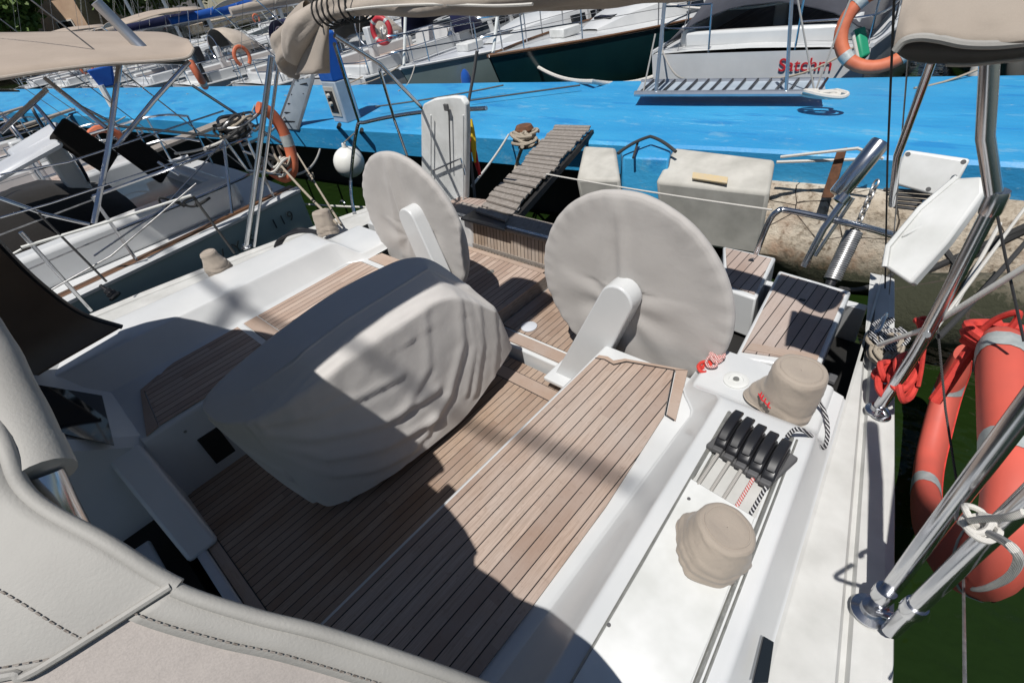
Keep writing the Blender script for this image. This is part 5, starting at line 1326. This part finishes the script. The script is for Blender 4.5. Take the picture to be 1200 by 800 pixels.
# ---- the yachts on the far side of the blue pier
def fy(x): return far(x)+.7
sat, ds = boat('moored_yacht', 'white yacht with red name on its transom and charcoal cockpit cover behind the gangway', (-1.15, fy(-1.15)+.15), 4, L=11, B=3.7, fs=1.35, fbw=1.5, hull='gel', deck='gel', hood_=None, cover='greycv', boomc='greycv', mast=True, moor=.9)
o_ = flat_text('Satchm', (0, 0, 0), (1, 0, 0), (0, 0, 1), .23, 'redletter', 'name_lettering', sat, ext=.003)
o_.data.transform(Matrix.Translation(-(V((0, 0, 0))-ORG[sat.name])))
o_.location = (.42, -.016, 1.10)
boat('moored_yacht', 'dark green hulled yacht with white deck moored bow to the blue pier', (-4.3, fy(-4.9)+11.2), 174, L=11, B=3.6, fs=1.15, fbw=1.5, hull='hullgreen', deck='gel', hood_='greycv', canvas='greycv', boomc='greycv', rail='rail_wood', bowin=True, moor=0)
boat('moored_yacht', 'grey green yacht with navy canvas moored bow to the pier beside the dark green hull', (-7.5, fy(-8)+10.8), 178, L=10.5, B=3.3, fs=1.1, fbw=1.35, hull='hullgg', deck='gelgrey', hood_='navy', boomc='navy', bowin=True, moor=.9, fenders=((.9, -1, 'bluecv'), (.75, -1, 'navy')))
boat('moored_yacht', 'white yacht with navy spray hood and navy sail cover moored stern to the blue pier', (-10.6, fy(-10.6)), 2, L=10.5, B=3.3, fs=1.15, fbw=1.4, hull='gel', deck='gel', hood_='navy', boomc='navy')
boat('moored_yacht', 'dark teal hulled yacht with pale stripe moored beyond the pier at the right', (1.95, fy(1.9)+10.6), 181, L=10.5, B=3.4, fs=1.2, fbw=1.45, hull='hullgreen', deck='gelold', hood_='greycv', boomc='beige2', stripe='dockbox', bowin=True, moor=.9, fenders=((.9, 1, 'fender'), (.8, -1, 'fender')))
boat('moored_yacht', 'white yacht with charcoal hood beyond the pier at the far right edge', (5.9, fy(5.9)), 0, L=11, B=3.6, hull='gel', deck='gel', hood_='greycv', boomc='beige2')
specs = [(-14.3, 'gel', 'beige2', 'beige2', 'tan', 'white yacht with wide tan bimini beyond the pier behind the blue pedestal'), (-18.4, 'gel', 'navy', 'beige2', None, 'white yacht with navy hood and beige sail beyond the left half of the pier'),
         (-22.6, 'gelgrey', 'beige2', 'bluecv', 'tan', 'pale grey yacht with blue sail cover and tan bimini beyond the pier'), (-27.0, 'gel', 'greycv', 'navy', None, 'white yacht with charcoal hood and navy sail cover beyond the pier'),
         (-31.6, 'gel', 'bluecv', 'beige2', 'tan', 'white yacht with blue hood and tan bimini beyond the pier'), (-36.4, 'hullnavy', 'navy', 'beige2', None, 'navy hulled yacht moored at the far left end beyond the pier')]
for i, (x, hu, hd, bc, bi, lab) in enumerate(specs):
    boat('moored_yacht', lab, (x, fy(x)), random.uniform(-3, 3), L=10+random.random()*2, B=3.4+random.random()*.4, hull=hu, deck=('gel', 'gelold', 'gelgrey')[i % 3], hood_=hd, boomc=bc, bim=bi, mastk='alu')
# second row of moored yachts beyond
row2 = [(-2.5, 'gel', 'greycv', 'white yacht in the second row, behind the red lettered transom'), (2.5, 'gel', 'navy', 'white yacht in the second row behind the teal hull'), (-7.5, 'gel', 'beige2', 'white yacht in the second row behind the dark green hull'), (-12.5, 'gel', 'bluecv', 'white yacht with blue hood in the second row'),
        (-18, 'gelgrey', 'navy', 'pale grey yacht in the second row behind the tan bimini'), (-24, 'gel', 'beige2', 'white yacht with beige hood in the second row'), (-31, 'gel', 'navy', 'white yacht with navy hood in the second row'), (-39, 'hullnavy', 'beige2', 'navy yacht in the second row at the left'), (7.5, 'gel', 'beige2', 'white yacht in the second row at the right edge')]
for i, (x, hu, hd, lab) in enumerate(row2):
    boat('moored_yacht', lab, (x, 22.6+.10*x+random.uniform(-.5, .5)), random.uniform(-4, 4), L=11+random.random()*2, B=3.6, hull=hu, deck=('gel', 'gelold')[i % 2], hood_=hd, boomc=hd, bim=('tan' if i % 3 == 2 else None), group='yachts moored in the second row', moor=0)
row3 = [(-8, 'gel', 'bluecv', 'white yacht with blue hood in the third row'), (-15, 'gel', 'greycv', 'white yacht with charcoal hood in the third row'), (-22, 'gel', 'navy', 'white yacht with navy hood in the third row'), (-1, 'gel', 'beige2', 'white yacht with beige hood in the third row'), (-31, 'gelgrey', 'tan', 'pale grey yacht with tan hood in the third row'), (-42, 'gel', 'bluecv', 'white yacht with bright blue hood far left in the third row')]
for i, (x, hu, hd, lab) in enumerate(row3):
    boat('moored_yacht', lab, (x, 39+.1*x), random.uniform(-4, 4), L=12, B=3.7, hull=hu, deck='gel', hood_=hd, boomc=hd, group='yachts moored in the third row', rig=False, moor=0)
# life rings
def ring(label, c, R, r, nrm, mat):
    root = empty('life_ring', c, label, 'lifebuoy', 'round lifebuoys on the far boats'); nrm = V(nrm).normalized(); e1 = nrm.orthogonal().normalized(); e2 = nrm.cross(e1)
    MB().tube([c+R*(math.cos(a)*e1+math.sin(a)*e2) for a in [2*PI*k/32 for k in range(32)]], r, 12, True).build('ring', mat, root)
    for q in range(4):
        a0 = q*PI/2; MB().tube([c+R*(math.cos(a)*e1+math.sin(a)*e2) for a in (a0-.12, a0, a0+.12)], r*1.06, 12).build('band', 'tape', root)
    return root
M['redring'] = surf('red_ring_vinyl', (.45, .03, .04), rough=.5)
rg_ = ring('dark red life ring with white rope hanging under the folded canvas roll', P(447, 36, Y=7.9), .25, .06, (.3, -1, .1), 'redring')
tangle('rope', P(449, 37, Y=7.85), (.10, .05, .16), 14, .018, 'white_rope', rg_, 91)
ring('orange life ring hanging at the edge of the tan bimini on the left', P(229, 83, X=-9), .26, .06, (.3, 1, .12), 'orange')
ring('orange life ring beside the beige flap at the upper right', P(1034, 33, Y=7.6), .40, .075, (.2, -1, .4), 'orange')
gb = empty('green_cushion', P(1006, 55, Y=7.9), 'green plastic buoyancy cushion beside the orange life ring at the upper right', 'cushion')
MB().prism([P(998, 36, Y=7.8), P(1006, 33, Y=7.8), P(1012, 66, Y=7.7), P(1004, 74, Y=7.7)], (.05, .12, 0)).build('cushion', 'green', gb, bevel=.02)
MB().tube([P(999, 38, Y=7.75), P(1006, 72, Y=7.68)], .02, 8).build('strap', 'white_rope', gb)
# mooring warps across the pier
line('thick white warp from the dark green bow down to the pier', sag(P(622, 73, Y=8.3), P(695, 96, Z=.35), .10)+sag(P(695, 96, Z=.35), P(790, 78, Y=8.6), .12)[1:], .035, 'white_rope')
line('long white rope strung high across the dark hulled yacht at the top', sag(P(785, 6, Y=9), P(950, -4, Y=9), .10), .02, 'white_rope')
line('thin dark line across the blue pier left of the flagstaff', sag(P(590, 100, Z=.4), P(440, 125, Z=.4), .02), .012, 'darkwire')
line('thin dark cable lying across the blue pier behind the tall white board', sag(P(550, 118, Z=.35), P(680, 100, Z=.35), .0), .012, 'darkwire')
# distant service pedestal, modelled as a blue panel on a pale pole
bb_ = empty('far_pedestal', P(125, 90, X=-10), 'bright blue and white service pedestal beyond the pole of the tan bimini', 'board')
MB().prism([P(101, 83, X=-10), P(130, 76, X=-10), P(134, 100, X=-10), P(118, 104, X=-10)], (-.10, .05, 0)).build('panel', 'bluecv', bb_, bevel=.02)
MB().tube([P(118, 100, X=-10), P(132, 125, X=-10)], .05, 8).build('pole', 'gelold', bb_)

# ================================================================== SHORE : buildings and trees
M['stucco'] = surf('salmon_stucco', (.62, .44, .30), (.52, .35, .24), scale=1.2, rough=.9)
M['stucco2'] = surf('cream_stucco', (.60, .52, .42), (.52, .44, .35), scale=1.2, rough=.9)
M['shutter'] = surf('brown_shutters', (.09, .06, .045), (.06, .04, .03), scale=6, rough=.7)
M['whitewall'] = surf('white_balcony_plaster', (.72, .68, .62), (.62, .58, .53), scale=2, rough=.85)
M['terracotta'] = surf('terracotta_trim', (.46, .15, .09), (.36, .11, .07), scale=3, rough=.85)
sh_ = MB(); sh_.box((-90, 45, -.2), (40, 160, 1.2)); 
tag(sh_.build('shore', 'concrete', smooth=False), kind='structure')
tag(MB().box((-20, 92, -.2), (180, 20, 1.2)).build('shore', 'concrete', smooth=False), kind='structure')
def block(label, cx, cy, W, D, H, rot, wall, trim, floors):
    root = empty('apartment_building', (cx, cy, .3), label, 'building', 'apartment buildings on the shore'); root.rotation_euler = (0, 0, rot)
    lb(MB().box((0, 0, H/2), (W, D, H)), 'wall', wall, root, smooth=False)
    lb(MB().box((0, 0, H+.15), (W+.5, D+.5, .3)), 'roof', trim, root, smooth=False)
    fh = H/floors; nx = max(2, int(W/3.4))
    for f in range(floors):
        for i in range(nx):
            x = -W/2+W*(i+.5)/nx; z = fh*f+fh*.5
            fr = lb(MB().box((x, -D/2-.03, z), (1.5, .08, 1.7)), 'window', 'whitewall', root, smooth=False)
            lb(MB().box((x, -D/2-.08, z), (1.25, .04, 1.45)), 'shutter', 'shutter' if (i+f) % 3 else 'glass', root, smooth=False)
        for i in range(0, nx, 2):
            x = -W/2+W*(i+.5)/nx
            lb(MB().box((x, -D/2-.6, fh*f+.1), (2.8, 1.2, .16)), 'balcony_floor', trim, root, smooth=False)
            lb(MB().box((x, -D/2-1.16, fh*f+.6), (2.8, .08, .9)), 'balcony_wall', 'whitewall', root, smooth=False)
for (px_, X, W, H, wl, tr, lab) in ((45, -74, 15, 17, 'stucco', 'terracotta', 'salmon apartment block with balconies on the shore at the upper left'), (100, -76, 11, 14, 'stucco2', 'whitewall', 'cream apartment block with white balconies right of the salmon one'), (165, -84, 12, 9, 'whitewall', 'terracotta', 'low white house between the trees on the shore'), (-60, -72, 14, 12, 'stucco2', 'terracotta', 'cream block with terracotta trim at the left picture edge')):
    q = P(px_, 30, X=X); block(lab, q.x, q.y, W, 10, H, math.radians(48), wl, tr, int(H/3))
def foliage(name, c1, c2):
    m, nt, b = newmat(name); b.inputs['Roughness'].default_value = .6
    oi = nt.nodes.new('ShaderNodeTexCoord'); 
    n = nd(nt, 'ShaderNodeTexNoise', Scale=1.3, Detail=4); nt.links.new(oi.outputs['Object'], n.inputs['Vector'])
    nt.links.new(mix(nt, ramp(nt, n.outputs['Fac'], .35, .65), c1, c2), b.inputs['Base Color'])
    return m
M['leaf'] = foliage('green_foliage', (.06, .12, .025), (.14, .20, .05)); M['leaf2'] = foliage('olive_foliage', (.10, .15, .03), (.17, .20, .06)); M['bark'] = surf('bark', (.10, .075, .05), (.06, .045, .03), scale=6, rough=.9)
def tree(label, x, y, h, R, mat, seed):
    rnd = random.Random(seed); root = empty('tree', (x, y, .3), label, 'tree', 'trees along the shore')
    mb = MB().tube([(0, 0, 0), (.1, .1, h*.3), (0, .2, h*.62)], [.28, .22, .12], 10)
    for k in range(7):
        a = rnd.random()*6.28; mb.tube([(0, .1, h*(.3+.04*k)), (R*.6*math.cos(a), R*.6*math.sin(a), h*(.55+.05*k))], [.11, .03], 6)
    lb(mb, 'trunk', 'bark', root)
    cl = []
    for k in range(34):
        a = rnd.random()*6.28; rr = R*rnd.random()**.5; z = h*(.42+.55*rnd.random()); f = 1-((z/h-.62)/.42)**2
        cl.append(V((rr*max(.2, f)*math.cos(a), rr*max(.2, f)*math.sin(a), z)))
    fo = MB()
    for c in cl:
        for q in range(150):
            d = V((rnd.gauss(0, 1), rnd.gauss(0, 1), rnd.gauss(0, .8)))*R*.17; p = c+d
            u_ = V((rnd.gauss(0, 1), rnd.gauss(0, 1), rnd.gauss(0, 1))).normalized(); v_ = u_.orthogonal(); s_ = rnd.uniform(.16, .34)
            fo.add([p-u_*s_, p+v_*s_*.6, p+u_*s_, p-v_*s_*.6], [(0, 1, 2, 3)])
    lb(fo, 'crown', mat, root, smooth=False)
for i, (px_, X, h, R, mt, lab) in enumerate(((10, -62, 6.2, 2.6, 'leaf', 'dark green tree on the shore at the upper left corner'), (158, -66, 6.2, 2.3, 'leaf', 'dark leafy tree between the cream block and the masts'), (205, -60, 7.5, 3.6, 'leaf2', 'olive green tree on the shore right of the leafy one'), (240, -58, 7, 3.2, 'leaf2', 'low olive tree on the shore, rightmost of the trees'), (190, -84, 9, 3.6, 'leaf', 'tall dark tree behind the low white house'))):
    q = P(px_, 25, X=X); tree(lab, q.x, q.y, h, R, mt, i+3)

# ================================================================== LIGHT, WORLD, CAMERA
sd = V((.150, -.447, 1.0)).normalized()
el = math.asin(sd.z)
wd = bpy.data.worlds.new('World'); S.world = wd; wd.use_nodes = True
nt = wd.node_tree; bg = nt.nodes['Background']
sky = nt.nodes.new('ShaderNodeTexSky'); sky.sky_type = 'NISHITA'; sky.sun_disc = False
sky.sun_elevation = el; sky.sun_rotation = math.atan2(sd.x, sd.y); sky.air_density = 1.0; sky.dust_density = .2; sky.ozone_density = 3.0
nt.links.new(sky.outputs[0], bg.inputs[0]); bg.inputs[1].default_value = .05
sl = bpy.data.lights.new('sun', 'SUN'); sl.energy = 5.0; sl.angle = math.radians(.53); sl.color = (1, .965, .92)
so = bpy.data.objects.new('sun', sl); COL.objects.link(so); so.rotation_euler = sd.to_track_quat('Z', 'Y').to_euler(); so.location = (0, 0, 20)
cd = bpy.data.cameras.new('camera'); co = bpy.data.objects.new('camera', cd); COL.objects.link(co)
cd.sensor_width = 36; cd.lens = FPX/1200*36; cd.clip_start = .02; cd.clip_end = 1500
mw = Matrix((_r, _u, -_f)).transposed().to_4x4(); mw.translation = CAM; co.matrix_world = mw
S.camera = co
S.cycles.diffuse_bounces = 2
S.view_settings.view_transform = 'Standard'; S.view_settings.look = 'None'; S.view_settings.exposure = -.02; S.view_settings.gamma = 1
